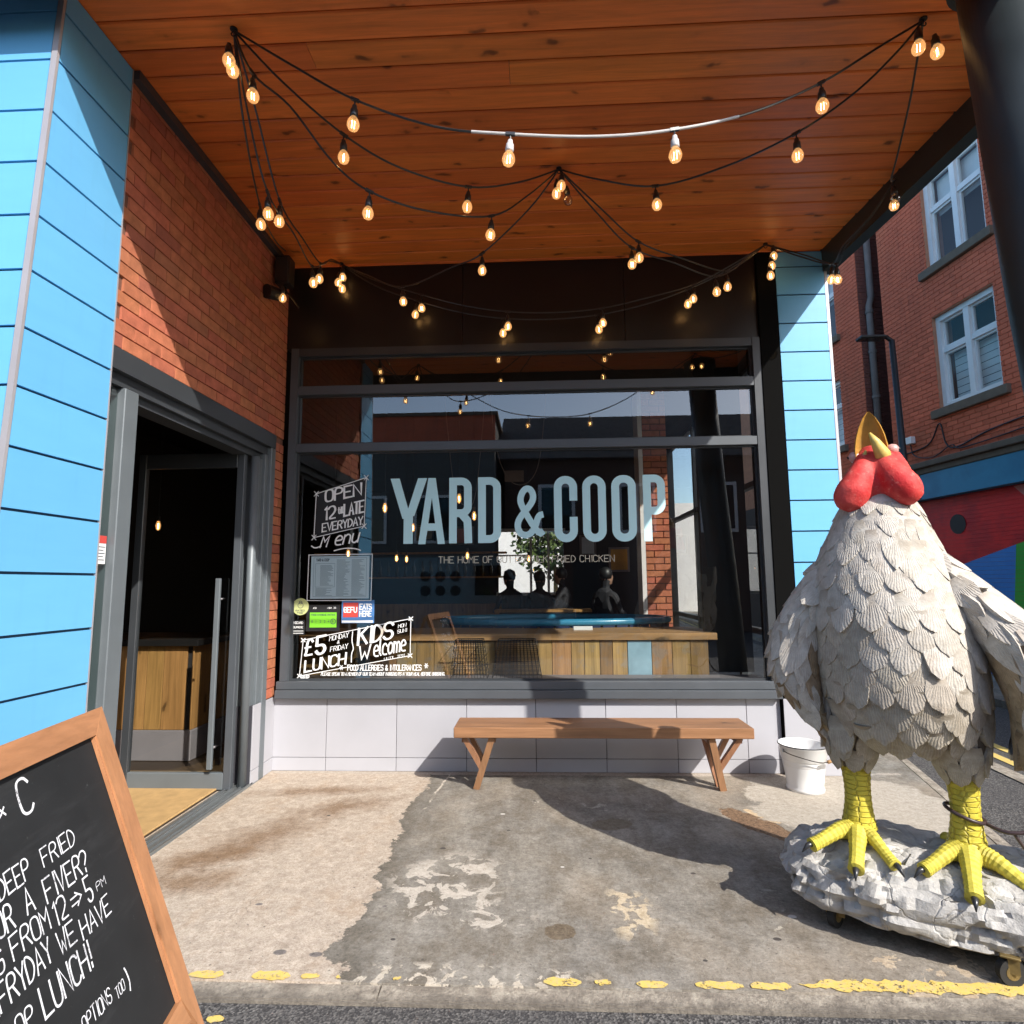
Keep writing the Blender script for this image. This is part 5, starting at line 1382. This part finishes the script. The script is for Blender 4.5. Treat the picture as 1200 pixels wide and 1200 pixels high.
# legs, toes and claws
def leg(cx, toes, back):
    L_ = MB(); prof = []
    n = 34
    for i in range(n+1):
        f = i/n; zz = .375+(.67-.375)*f; r_ = .060-.010*math.sin(PI*min(1, f*1.15))+.010*(1-f)**3
        if f > .85: r_ += .006
        prof.append((cx+.004*math.sin(3*f), .0, zz, r_*(1+(.035 if i % 3 == 0 else 0))))
    L_.loft([ell(p[0], p[1], p[2], p[3], p[3]*1.05, 22) for p in prof])
    L_.loft([ell(cx, .0, .30, .055, .055, 22), ell(cx, -.008, .335, .062, .066, 22), ell(cx, -.004, .36, .062, .064, 22), ell(cx, .0, .385, .056, .058, 22)])
    lo = L_.build('leg', 'yleg', rs, local=True, smooth=True)
    for tx, ty, tz, thick in toes:
        a = Vector((cx, -.02, .365)); b = Vector((tx, ty, tz)); md = a.lerp(b, .45)+Vector((0, 0, .022))
        P = catmull([a, a.lerp(md, .55)+Vector((0,0,.004)), md, a.lerp(b, .8)+Vector((0, 0, .006)), b], 8)
        rad = []
        for i, p in enumerate(P):
            f = i/(len(P)-1); r_ = thick*(1.08-.34*f+.10*math.sin(PI*2.2*f))
            rad.append(r_*(1.045 if i % 2 else .955) if i < len(P)-1 else r_*.6)
        to = MB().tube(P, rad, 12).build('toe', 'ytoe', lo, local=True, smooth=False)
        d_ = (b-a); d_.z = 0; d_.normalize()
        q = MB().tube([b-d_*.012+Vector((0,0,.008)), b+d_*.018+Vector((0,0,.003)), b+d_*.046+Vector((0,0,-.022))], [.014, .011, .002], 8)
        q.build('claw', 'claw', lo, local=True, smooth=True)
leg(-.258, [(-.43,-.20,.325,.036), (-.262,-.268,.290,.038), (-.125,-.200,.312,.031), (-.30,.17,.335,.030)], 1)
leg(.125, [(-.035,-.188,.312,.035), (.118,-.262,.275,.039), (.335,-.155,.285,.036), (.06,.16,.335,.030)], 1)

# rock base
rb = MB(); n = 240; rings = []
prof = [(.078,.60),(.078,.80),(.084,.89),(.095,.93),(.107,.955),(.120,.975),(.135,.99),(.155,.985),(.175,1.0),(.195,1.0),(.215,.99),(.235,.965),(.255,.935),(.275,.89),(.292,.83),(.305,.76),(.315,.68),(.322,.60),(.327,.50),(.330,.40),(.332,.30),(.333,.18),(.334,.06)]
for zz, f in prof:
    ring_ = []
    for j in range(n):
        a = 2*PI*j/n; c, s_ = math.cos(a), math.sin(a)
        x = abs(c)**(2/3.0)*(1 if c > 0 else -1)*.56*f; y = abs(s_)**(2/2.9)*(1 if s_ > 0 else -1)*.325*f
        p = Vector((x-.02, y+.045, zz))
        q = Vector((p.x*.9, p.y*1.1, p.z*1.7))*8.0 + mn.noise_vector(p*5)*.5+ mn.noise_vector(p*16)*.10
        dd, pts_ = mn.voronoi(q); c0 = pts_[0]; rv = mn.noise_vector(c0*3.7+Vector((1.3, 7.1, 2.9))).normalized(); tiltk = (q-c0).dot(rv)
        crease = min(1, (dd[1]-dd[0])/.22)**.6
        k_ = .032*(crease-.8)+.034*tiltk+.022*rv.x+.009*mn.noise(p*30)+.012*abs(mn.noise(p*13))+.030*mn.noise(p*5+Vector((3,1,7)))
        cell = mn.cell_vector(Vector((round(q.x-.5), round(q.y-.5), round(q.z-.5)))).x if False else 0
        out_ = Vector((c*.8, s_*.8, 0)) if f > .9 else Vector((c*.8*(f**2), s_*.8*(f**2), .55 if zz > .2 else -.1))
        p += out_*k_
        if y < -.1 and zz > .27: p.z += (y+.1)*.22
        ring_.append(p)
    rings.append(ring_)
rb.loft(rings)
rk = rb.build('rock_base', 'rock', rs, local=True, smooth=True, fix=True)
MB().bbox(-.38, .36, -.15, .25, .056, .104, .004).build('dolly', 'rubber', rs, local=True)
for cx, cy, rz_ in ((.205,-.235,.5),(-.36,-.15,1.2),(.37,.22,.2),(-.36,.25,2.2)):
    ct_ = MB().bbox(cx-.03, cx+.03, cy-.03, cy+.03, .098, .106, .002).build('caster', 'rust', rs, local=True)
    rm = Matrix.Rotation(rz_, 3, 'Z')
    for sgn in (-1, 1):
        a = rm @ Vector((0, sgn*.02, .0)); MB().bar(Vector((cx, cy, .098))+a, Vector((cx, cy, .045))+a, .004, .035).build('fork', 'rust', ct_, local=True)
    ax = rm @ Vector((0, 1, 0))
    MB().tube([Vector((cx, cy, .046))-ax*.014, Vector((cx, cy, .046))+ax*.014], .046, 24).build('wheel', 'rubber', ct_, local=True)
    MB().tube([Vector((cx, cy, .046))-ax*.0155, Vector((cx, cy, .046))+ax*.0155], .024, 16).build('hub', 'rust', ct_, local=True)
rk.data.set_sharp_from_angle(angle=R(24))
# cable lock round the right leg, running out to the column
m = MB()
lp = [Vector((.125+.066*math.cos(a), .066*math.sin(a), .50-.022*math.cos(a))) for a in [2*PI*i/20 for i in range(21)]]
m.tube(lp, .0075, 8, False)
m.tube(catmull([Vector(p) for p in ((.19,-.02,.478),(.25,-.06,.47),(.33,-.05,.49),(.385,-.03,.56),(.42,-.02,.49),(.47,.02,.42),(.60,.12,.36))], 6), .0075, 8)
m.tube(catmull([Vector(p) for p in ((.27,-.055,.472),(.30,-.05,.42),(.33,-.06,.37),(.40,-.02,.345),(.5,.05,.33))], 6), .006, 8)
wm_ = Matrix.Translation(RP) @ Matrix.Rotation(-PI/6, 4, 'Z')
m.v = [tuple(wm_ @ Vector(p)) for p in m.v]
tag(m.build('cable_lock', 'cableb', smooth=True), 'dark security cable looped around the statue leg at the right', 'cable')

# ================================================================ FESTOON LIGHTS
sock_me = MB().lathe([(.006, 0), (.011, -.004), (.013, -.02), (.018, -.026), (.0195, -.055), (.017, -.062)], 14).mesh('lamp_holder', 'socket', True)
bulb_p = [(.013, -.060), (.017, -.066), (.025, -.078), (.030, -.094), (.0295, -.107), (.022, -.123), (.009, -.131), (.0, -.132)]
bulb_me = MB().lathe(bulb_p, 16).mesh('bulb', 'bulb', True); bulb_off_me = MB().lathe(bulb_p, 16).mesh('bulb', 'bulb_off', True)
fil = MB()
for dx in (-.0062, .0062): fil.box(dx-.0012, dx+.0012, -.0012, .0012, -.118, -.080)
fil_me = fil.mesh('filament', 'filament')
M['pale'] = simple('pale cable with painted glare', (.55, .53, .52), .5, var=.1)  # sun glare on the black cable, put into the colour
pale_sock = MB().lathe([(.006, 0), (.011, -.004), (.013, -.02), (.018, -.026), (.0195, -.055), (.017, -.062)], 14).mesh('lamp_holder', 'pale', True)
tee_me = MB().bar((-.022, 0, 0), (.022, 0, 0), .014, .014).mesh('tee_joint', 'socket')
def festoon(P, label, extra=(), pale=None):
    pts = [Vector(p[:3]) for p in P]
    t = thing('string_light', label, 'string light', tuple(pts[0]), 0, 'festoon string lights under the canopy')
    P2 = catmull(pts, 6)
    MB().tube(P2, .0056, 6).build('cable', 'socket', t)
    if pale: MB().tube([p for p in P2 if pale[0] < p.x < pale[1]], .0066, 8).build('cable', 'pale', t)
    hangs = [(Vector(p[:3]), i, True) for i, p in enumerate(P) if len(p) > 3]
    hangs += [(Vector(e[:3]), None, e[3] if len(e) > 3 else True) for e in extra]
    for p, i, on in hangs:
        ang = (random.uniform(-.10, .10), random.uniform(-.10, .10), random.uniform(0, 3))
        if i is not None:
            d_ = (pts[min(i+1, len(pts)-1)]-pts[max(i-1, 0)]).normalized()
            inst('tee_joint', tee_me, t, loc=p-pts[0], rot=d_.to_track_quat('X', 'Z').to_euler())
            drop = .028
        else: drop = .0
        if drop: MB().tube([p, p-Vector((0, 0, drop))], .004, 6).build('drop_wire', 'socket', t)
        q = p-pts[0]-Vector((0, 0, drop))
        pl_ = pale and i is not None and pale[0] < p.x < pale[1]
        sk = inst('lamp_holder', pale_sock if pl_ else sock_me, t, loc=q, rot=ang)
        bl_ = inst('bulb', bulb_me if on else bulb_off_me, t, loc=q, rot=ang)
        if on: inst('filament', fil_me, bl_)
    return t
A = (-1.466, -2.245, 4.16); B = (1.907, -2.12, 4.16); Cc = (.165, -1.16, 4.16); D = (-1.65, -.083, 4.16); E_ = (1.868, -.175, 4.16)
G_ = (2.40, -1.03, 4.10)
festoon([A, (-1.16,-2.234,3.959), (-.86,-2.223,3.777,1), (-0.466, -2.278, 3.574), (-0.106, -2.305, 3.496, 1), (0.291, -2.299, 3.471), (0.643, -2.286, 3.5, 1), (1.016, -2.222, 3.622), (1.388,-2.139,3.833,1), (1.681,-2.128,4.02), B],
        'frontmost festoon cable from front left to front right hook, its middle coloured pale for sun glare', [(B[0]-.04, B[1]-.02, 4.10), (B[0]+.06, B[1]+.02, 4.10)], pale=(-.34, 1.0))
festoon([A, (-1.275,-2.118,3.993), (-1.009,-1.941,3.828,1), (-.741,-1.763,3.757), (-.391,-1.53,3.795,1), (-.085,-1.326,3.962), Cc],
        'festoon cable from the front left hook to the middle hook, upper of the two', [(A[0]-.02, A[1]-.0, 4.09), (A[0]-.025, A[1]+.03, 4.07)])
festoon([Cc, (.401,-1.29,3.986), (.724,-1.468,3.80,1), (1.076,-1.662,3.767), (1.395,-1.838,3.813,1), (1.633,-1.969,3.914), (1.802,-2.062,4.046), B],
        'festoon cable from the middle hook to the front right hook', [(Cc[0]+.02, Cc[1]-.02, 4.12), (Cc[0]-.015, Cc[1], 4.09), (Cc[0]+.05, Cc[1]+.03, 4.06, False)])
festoon([A, (-1.388,-2.193,3.972,1), (-1.237,-2.093,3.871), (-1.053,-1.97,3.65), (-.888,-1.86,3.556,1), (-.612,-1.677,3.554), (-.26,-1.443,3.662,1), (-.033,-1.291,3.897), Cc],
        'festoon cable sagging low from the front left hook to the middle hook')
festoon([Cc, (-.036,-1.041,3.966), (-.375,-.839,3.775,1), (-.608,-.701,3.757), (-1.032,-.449,3.749,1), (-1.379,-.243,3.97), D],
        'festoon cable from the middle hook back to the rear left corner', [(D[0]+.02, D[1]-.02, 4.13), (D[0]-.015, D[1], 4.09), (D[0]+.02, D[1]+.01, 4.04)])
festoon([Cc, (.426,-1.009,3.938), (.673,-.866,3.768,1), (1.01,-.671,3.753), (1.362,-.468,3.746,1), (1.626,-.315,3.933), E_], 'lower festoon cable from the middle hook to the rear right hook')
festoon([Cc, (.458,-.99,3.98), (.727,-.835,3.829,1), (1.083,-.629,3.807), (1.467,-.407,3.817,1), (1.671,-.289,3.989), E_], 'upper festoon cable from the middle hook to the rear right hook',
        [(E_[0]+.06, E_[1], 4.15), (E_[0]+.04, E_[1], 4.07), (E_[0]+.02, E_[1], 3.99)])
festoon([A, (-1.483,-2.048,3.897), (-1.51,-1.733,3.66,1), (-1.549,-1.271,3.693), (-1.582,-.878,3.697,1), (-1.617,-.474,3.966), D], 'lower festoon cable running back along the brick wall to the rear left corner')
festoon([A, (-1.492,-1.944,3.987), (-1.525,-1.546,3.736,1), (-1.563,-1.101,3.767), (-1.60,-.675,3.831,1), (-1.623,-.403,4.02), D], 'upper festoon cable running back along the brick wall to the rear left corner')
festoon([A, (-1.549,-1.964,3.922), (-1.71,-1.42,3.80,1), (-1.88,-.85,3.93), (-2.03,-.33,4.15)], 'festoon cable running back to the black speaker in the corner', [(-2.00, -.42, 3.80)])
festoon([D, (-1.35,-.09,3.952), (-.998,-.099,3.808,1), (-.622,-.109,3.688), (-.267,-.119,3.621,1), (.119,-.129,3.598), (.502,-.139,3.619,1), (.883,-.149,3.691), (1.235,-.158,3.806,1), (1.575,-.167,3.966), E_],
        'lower festoon cable sagging across the dark fascia above the window')
festoon([D, (-1.351,-.115,3.991), (-.955,-.13,3.844,1), (-.587,-.14,3.731), (-.231,-.15,3.664,1), (.155,-.16,3.641), (.538,-.17,3.661,1), (.919,-.175,3.74), (1.277,-.18,3.834,1), (1.576,-.175,3.988), E_],
        'upper festoon cable sagging across the dark fascia above the window')
festoon([B, (1.999,-1.851,4.002), (2.114,-1.519,3.911), (2.20,-1.30,3.90), G_], 'festoon cable from the front right hook along the edge beam', [(G_[0]-.045, G_[1]-.04, 4.02, False), (G_[0]-.01, G_[1]+.03, 4.02)])
festoon([G_, (2.30,-.90,3.931), (2.19,-.73,3.815), (2.23,-.47,3.82,1), (2.06,-.33,3.964), E_], 'festoon cable from the edge beam to the rear right hook, lower one')
festoon([G_, (2.32,-.88,3.942), (2.22,-.70,3.823), (2.27,-.46,3.82,1), (2.07,-.33,3.984), E_], 'festoon cable from the edge beam to the rear right hook, upper one')
for p, lab in ((A, 'ceiling hook at the front left'), (B, 'ceiling hook at the front right'), (Cc, 'ceiling hook in the middle of the soffit'), (D, 'ceiling hook in the rear left corner'), (E_, 'ceiling hook in the rear right corner')):
    m = MB(); m.lathe([(.018, .009), (.018, .003), (.004, .001), (.004, -.01)], 12, p); m.tube([Vector(p)+Vector((.012*math.cos(a), 0, -.018+.012*math.sin(a))) for a in [PI/2+i*2*PI/12*.85 for i in range(13)]], .003, 6)
    tag(m.build('ceiling_hook', 'black'), 'black '+lab+' carrying the string lights', 'hook')

# ================================================================ SPEAKER AND SPOTLIGHT IN THE CORNER
sp = thing('wall_speaker', 'black loudspeaker in the upper corner beside the brick wall', 'speaker', (-2.0, -.30, 3.85))
MB().bbox(-2.10, -1.98, -.36, -.24, 3.86, 4.10, .01).build('cabinet', 'black', sp)
MB().bbox(-2.09, -1.99, -.365, -.361, 3.88, 4.08, .001).build('grille', 'socket', sp)
MB().bar((-2.04, -.28, 3.86), (-2.04, -.28, 3.80), .02, .02).build('bracket', 'black', sp)
fl = thing('spotlight', 'small black spotlight under the corner speaker', 'spotlight', (-2.05, -.38, 3.7))
MB().tube([(-2.09,-.50,3.72),(-2.04,-.40,3.74)], [.055,.05], 16).build('head', 'black', fl)
MB().bar((-2.125, -.36, 3.80), (-2.03, -.40, 3.74), .015, .015).build('arm', 'black', fl)
MB().tube([(-2.03,-.36,3.83),(-1.96,-.34,3.74),(-1.90,-.33,3.66)], .008, 6).build('cable_end', 'wire', fl)

# ================================================================ BRICK BUILDING ACROSS THE SIDE STREET
FA = math.atan2(1, -.1024)
fb2 = thing('brick_building', 'tall red brick town building with white sash windows across the side street', 'building', (7, 0, 0), FA)
def fbox(mb, a0, a1, o0, o1, z0, z1): return mb.box(a0, a1, o0, o1, z0, z1)   # local: x along the street, y out of the wall
def hole_wall(mb, a0, a1, z0, z1, holes, o0, o1):
    zs_ = sorted({z0, z1}|{h[2] for h in holes}|{h[3] for h in holes}); 
    for za, zb in zip(zs_, zs_[1:]):
        cuts = sorted([(h[0], h[1]) for h in holes if h[2] <= za+1e-6 and h[3] >= zb-1e-6]); x = a0
        for c0, c1 in cuts:
            if c0 > x: fbox(mb, x, c0, o0, o1, za, zb)
            x = c1
        if a1 > x: fbox(mb, x, a1, o0, o1, za, zb)
wins = [(3.72, 4.90, 6.55, 8.18), (3.72, 4.90, 4.18, 5.72), (.9, 2.1, 6.55, 8.18), (.9, 2.1, 4.18, 5.72)]
lwins = [(7.42, 8.6, 6.5, 8.1), (7.42, 8.6, 4.18, 5.6)]
m = MB(); hole_wall(m, -3.2, 6.02, 3.40, 11, wins, -.35, -.012); hole_wall(m, 6.68, 16, 3.40, 8.6, lwins, -.35, -.012)
m.build('mortar', 'fmortar', fb2, local=True)
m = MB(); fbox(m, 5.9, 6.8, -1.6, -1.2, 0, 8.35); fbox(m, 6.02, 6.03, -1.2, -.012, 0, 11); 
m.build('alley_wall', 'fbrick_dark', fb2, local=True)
# alley bricks, dark
m = MB(); z = 3.4; r_i = 0
while z < 8.3:
    a = 6.03-(.11 if r_i % 2 else 0)
    while a < 6.68:
        a0, a1 = max(a, 6.031), min(a+.215, 6.68)
        if a1-a0 > .02: m.box(a0, a1, -1.199, -1.192, z, z+.066)
        a += .225
    o = -1.19+(.1 if r_i % 2 else 0)
    while o < -.05:
        m.box(6.668, 6.679, o, min(o+.215, -.013), z, z+.066)
        o += .225
    z += .075; r_i += 1
m.build('alley_bricks', 'fbrick_dark', fb2, local=True, kind='stuff')
m = MB(); fbox(m, 6.68, 6.70, -1.2, -.36, 3.4, 8.3); m.build('alley_return', 'fbrick_dark', fb2, local=True)
for i in range(4): m = MB(); fbox(m, 6.05+.16*i, 6.17+.16*i, -1.62, -1.18, 8.352+.05*(i % 2), 8.44+.05*(i % 2)); m.build('coping_stone', 'white', fb2, local=True)
# bricks of the two facades: real pieces, nearest 300 as parts
bl = []
z = 3.41; r_i = 0
allh = wins+lwins
while z < 10.2:
    for s0, s1, zt in ((2.55, 6.02, 10.2), (6.68, 9.6, 8.6)):
        if z > zt: continue
        a = s0-(.1125 if r_i % 2 else 0)
        while a < s1:
            a0, a1 = max(a, s0), min(a+.216, s1)
            for h in allh:
                if h[2] < z+.04 < h[3]:
                    if a0 >= h[0] and a1 <= h[1]: a0 = a1
                    elif a0 < h[0] < a1: a1 = h[0]
                    elif a0 < h[1] < a1: a0 = h[1]
            if a1-a0 > .03: bl.append((a0, a1, z))
            a += .225
    z += .075; r_i += 1
def seen(b_): return 0 if (b_[0] < 3.2) else 1
bl.sort(key=lambda b_: (b_[0]+b_[1])/2*1.0+abs(b_[2]-4.6)*1.3+(0 if b_[0] > 3.1 else 30))
fr_, fs_ = MB(), {}
for i, (a0, a1, z) in enumerate(bl):
    if i < 300:
        L_ = round(a1-a0, 3)
        if L_ not in fs_: fs_[L_] = MB().box(-L_/2, L_/2, -.012, 0, 0, .0655).mesh('brick', 'fbrick')
        o = inst('brick', fs_[L_], fb2, loc=((a0+a1)/2, random.uniform(-.0015, .0015), z))
    else: fr_.add([(a0,-.012,z),(a1,-.012,z),(a1,-.012,z+.0655),(a0,-.012,z+.0655),(a0,0,z),(a1,0,z),(a1,0,z+.0655),(a0,0,z+.0655)], [(4,5,6,7),(0,1,5,4),(1,2,6,5),(2,3,7,6),(3,0,4,7)])
fr_.build('brickwork', 'fbrick', fb2, local=True, kind='stuff')
def sash(h, parent):
    a0, a1, z0, z1 = h; fr = MB(); t = .085
    fr.box(a0, a0+t, -.20, -.07, z0, z1); fr.box(a1-t, a1, -.20, -.07, z0, z1); fr.box(a0+t, a1-t, -.20, -.07, z1-t, z1); fr.box(a0+t, a1-t, -.20, -.07, z0, z0+t)
    fo = fr.build('window', 'white', parent, local=True)
    mx = (a0+a1)/2; zt = z0+(z1-z0)*.62
    b_ = MB().box(mx-.05, mx+.05, -.19, -.075, z0+t, z1-t); b_.build('mullion', 'white', fo, local=True)
    b_ = MB(); b_.box(a0+t, mx-.051, -.185, -.09, zt-.04, zt+.04); b_.box(mx+.051, a1-t, -.185, -.09, zt-.04, zt+.04); b_.build('transom', 'white', fo, local=True)
    for x0, x1 in ((a0+t, mx-.05), (mx+.05, a1-t)):
        for za, zb in ((z0+t, zt-.04), (zt+.04, z1-t)):
            s_ = MB(); w_ = .035
            s_.box(x0+.001, x0+w_, -.165, -.12, za+.001, zb-.001); s_.box(x1-w_, x1-.001, -.165, -.12, za+.001, zb-.001); s_.box(x0+w_+.001, x1-w_-.001, -.165, -.12, za+.001, za+w_); s_.box(x0+w_+.001, x1-w_-.001, -.165, -.12, zb-w_, zb-.001)
            s_.build('casement', 'white', fo, local=True)
            MB().poly([(x0+w_, -.14, za+w_), (x1-w_, -.14, za+w_), (x1-w_, -.14, zb-w_), (x0+w_, -.14, zb-w_)]).build('pane', 'glass_far', fo, local=True)
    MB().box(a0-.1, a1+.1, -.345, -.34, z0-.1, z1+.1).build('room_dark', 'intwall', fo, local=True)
    if z0 < 5:
        for i in range(7): MB().box(a0+.12, a1-.12, -.24, -.235, z0+.1+i*.115, z0+.205+i*.115).build('blind_slat', 'white', fo, local=True)
    else: MB().box(a0+.1, a1-.1, -.24, -.235, zt-.1, z1-.1).build('blind', 'white', fo, local=True)
    MB().bbox(a0-.12, a1+.12, -.07, .07, z0-.14, z0-.002, .008).build('sill', 'stone', fo, local=True)
for h in wins+lwins: sash(h, fb2)
# shopfront below: cornice, blue fascia, mural shutters
m = MB(); m.bbox(-3.2, 6.02, -.35, .10, 3.30, 3.395, .01); m.bbox(-3.2, 6.02, -.35, .05, 3.20, 3.298, .01); m.build('cornice', 'stone', fb2, local=True)
MB().box(-3.2, 6.02, -.30, .03, 2.78, 3.198).build('shop_fascia', 'fascia_blue', fb2, local=True)
MB().box(6.68, 16, -.35, .02, 0, 3.398).build('side_shopfront', 'intwall', fb2, local=True)
for a in (5.45, 3.0, .6): MB().box(a-.02, a+.02, .031, .04, 2.79, 3.19).build('fascia_joint', 'intwall', fb2, local=True)
MB().box(-3.2, 6.02, -.40, -.13, .0, 2.775).build('shutter_backing', 'mural_red', fb2, local=True)
nsl = 44
for i in range(nsl):
    z0 = .05+i*(2.70/nsl); z1 = z0+2.70/nsl-.0025
    MB().box(-3.2, 6.0, -.129, -.115, z0, z1).build('shutter_slat', 'mural', fb2, local=True)
MB().tube([(4.89, -.114, 2.32), (4.89, -.108, 2.32)], .155, 32).build('painted_dot', 'blackv', fb2, local=True)
MB().poly([(3.85, -.110, 2.755), (3.3, -.110, 2.755), (3.3, -.110, 2.38), (3.6, -.110, 2.50)], n=(0,1,0), th=.004).build('painted_patch', 'mural_pink', fb2, local=True)
# cables and small box on the facade
m = MB(); m.tube(catmull([Vector(p) for p in ((6.0,.02,3.62),(5.2,.02,3.66),(4.9,.03,3.95),(4.8,.03,3.6),(4.6,.02,3.50),(3.9,.02,3.62),(2.6,.02,3.70))], 6), .012, 6)
m.tube(catmull([Vector(p) for p in ((5.57,.03,3.80),(5.5,.03,3.55),(5.1,.03,3.44),(4.7,.03,3.55),(4.4,.03,3.46),(2.6,.03,3.55))], 6), .010, 6); m.build('facade_cable', 'black', fb2, local=True)
MB().bbox(5.48, 5.66, .0, .09, 3.76, 3.88, .006).build('junction_box', 'white', fb2, local=True)
MB().tube([(6.58,-.15,3.0),(6.58,-.15,6.75),(6.60,-.22,6.95),(6.60,-.22,8.9)], .06, 12).build('downpipe', 'lead', fb2, local=True, smooth=True)
for z in (4.9, 5.8, 6.6): MB().tube([(6.58,-.15,z),(6.58,-.15,z+.06)], .072, 12).build('pipe_collar', 'lead', fb2, local=True)
MB().box(-3.3, 6.1, -6, .12, 11.0, 11.2).build('roof', 'roof_tile', fb2, local=True)
MB().box(-3.2, 6.02, -6, -.36, 0, 11).build('core', 'fbrick_dark', fb2, local=True)
MB().box(6.7, 16, -6, -.36, 0, 8.6).build('core', 'fbrick_dark', fb2, local=True)

# street lamp
sl = thing('street_lamp', 'slim black street lamp post with flat head across the side street', 'street lamp', (5.14, 3.6, .06))
MB().tube([(5.14,3.6,.06),(5.13,3.6,1.0),(5.128,3.6,1.05),(5.072,3.6,4.85)], [.075,.07,.05,.038], 14).build('pole', 'black', sl, smooth=True)
MB().tube([(5.072,3.6,4.84),(5.00,3.6,4.90),(4.88,3.58,4.90)], .03, 10).build('arm', 'black', sl)
MB().bbox(4.60, 4.95, 3.50, 3.67, 4.86, 4.905, .012).build('head', 'black', sl)
MB().box(4.63, 4.80, 3.52, 3.65, 4.850, 4.859).build('diffuser', 'leafglass', sl)

# ================================================================ STREET BEHIND THE CAMERA (seen mirrored in the window)
ob = thing('tiled_house', 'low terrace with dark tiled roof opposite, mirrored in the shop window', 'building', (2.5, -13, 0))
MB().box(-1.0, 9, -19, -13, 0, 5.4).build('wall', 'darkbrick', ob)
m = MB(); m.loft([[(x, -12.7, 5.35), (x, -16, 7.3), (x, -19.3, 5.35), (x, -19.3, 5.15), (x, -12.7, 5.15)] for x in (-1.2, 9.2)]); m.build('roof', 'roof_tile', ob, fix=True)
m = MB()
for i in range(15):
    f0 = i/15; y = -12.7-3.3*f0; z = 5.35+1.95*f0
    for j in range(42):
        x = -1.2+j*.25+(.125 if i % 2 else 0); m.box(x+.01, x+.24, y-.24, y+.01, z+.0+.0, z+.075)
m.build('roof_tiles', 'roof_tile', ob, kind='stuff')
for x in (0, 2.4, 4.8, 7.2):
    f = MB().box(x, x+1.1, -13.02, -12.985, 2.9, 4.4).build('window', 'white', ob); MB().box(x+.1, x+.5, -12.984, -12.975, 3.0, 4.3).build('pane', 'darkglass', f); MB().box(x+.6, x+1.0, -12.984, -12.975, 3.0, 4.3).build('pane', 'darkglass', f)
MB().box(1.0, 2.0, -13.02, -12.985, 0, 2.2).build('door', 'blackv', ob)
og = thing('grey_gable_block', 'plain grey rendered block opposite, left of the tiled roof in the window reflection', 'building', (-4, -12.4, 0))
MB().box(-6.2, -1.25, -18, -12.2, 0, 6.35).build('wall', 'render_g', og); MB().box(-6.3, -1.15, -18.1, -12.1, 6.35, 6.45).build('parapet', 'stone', og); MB().box(-6.22, -1.23, -12.199, -12.15, 5.45, 6.348).build('brick_band', 'fbrick', og)
for x in (-5.6, -3.6): f = MB().box(x, x+1.2, -12.199, -12.17, 2.6, 4.0).build('window', 'white', og); MB().box(x+.08, x+1.12, -12.169, -12.16, 2.68, 3.92).build('pane', 'darkglass', f)
ol = thing('left_terrace', 'dark brick terrace further left on the opposite side of the street', 'building', (-12, -13, 0))
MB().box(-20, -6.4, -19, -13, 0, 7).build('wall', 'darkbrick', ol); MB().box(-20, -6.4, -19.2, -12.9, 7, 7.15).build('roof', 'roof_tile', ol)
# parked van
vn = thing('parked_van', 'white panel van parked opposite, mirrored in the shop window', 'van', (-1.5, -8.6, -.03))
side = [(-3.6,.35),(-3.6,1.9),(-3.5,2.0),(-1.0,2.0),(-.75,1.9),(-.25,1.25),(.55,1.05),(.7,.9),(.75,.35)]
m = MB(); m.loft([[(x, y, z) for x, z in side] for y in (-9.5, -7.7)]); m.build('body', 'van', vn, fix=True)
for y in (-7.69, -9.51):
    s_ = 1 if y > -8 else -1
    MB().poly([(-1.35, y, 1.2), (-.35, y, 1.2), (-.78, y, 1.82), (-1.35, y, 1.82)], n=(0, s_, 0), th=.006).build('side_window', 'darkglass', vn)
    for x in (-2.9, .05): w_ = MB().tube([(x, y-.1*s_, .33), (x, y+.03*s_, .33)], .33, 24).build('wheel', 'rubber', vn); MB().tube([(x, y+.031*s_, .33), (x, y+.036*s_, .33)], .18, 16).build('hub', 'zinc', w_)
MB().poly([(-.2, -9.4, 1.27), (-.72, -9.4, 1.88), (-.72, -7.8, 1.88), (-.2, -7.8, 1.27)], n=(1, 0, 0), th=.004).build('windscreen', 'darkglass', vn)
for i in range(3):
    for j in range(2): MB().tube([(-2.4+.32*i, -7.70, 1.30+.3*j), (-2.4+.32*i, -7.688, 1.30+.3*j)], .11, 20).build('round_mark', 'blackv', vn)
for x in (.765,): 
    for y in (-9.3, -8.1): MB().box(x-.02, x, y, y+.25, .72, .88).build('headlight', 'enamel', vn)
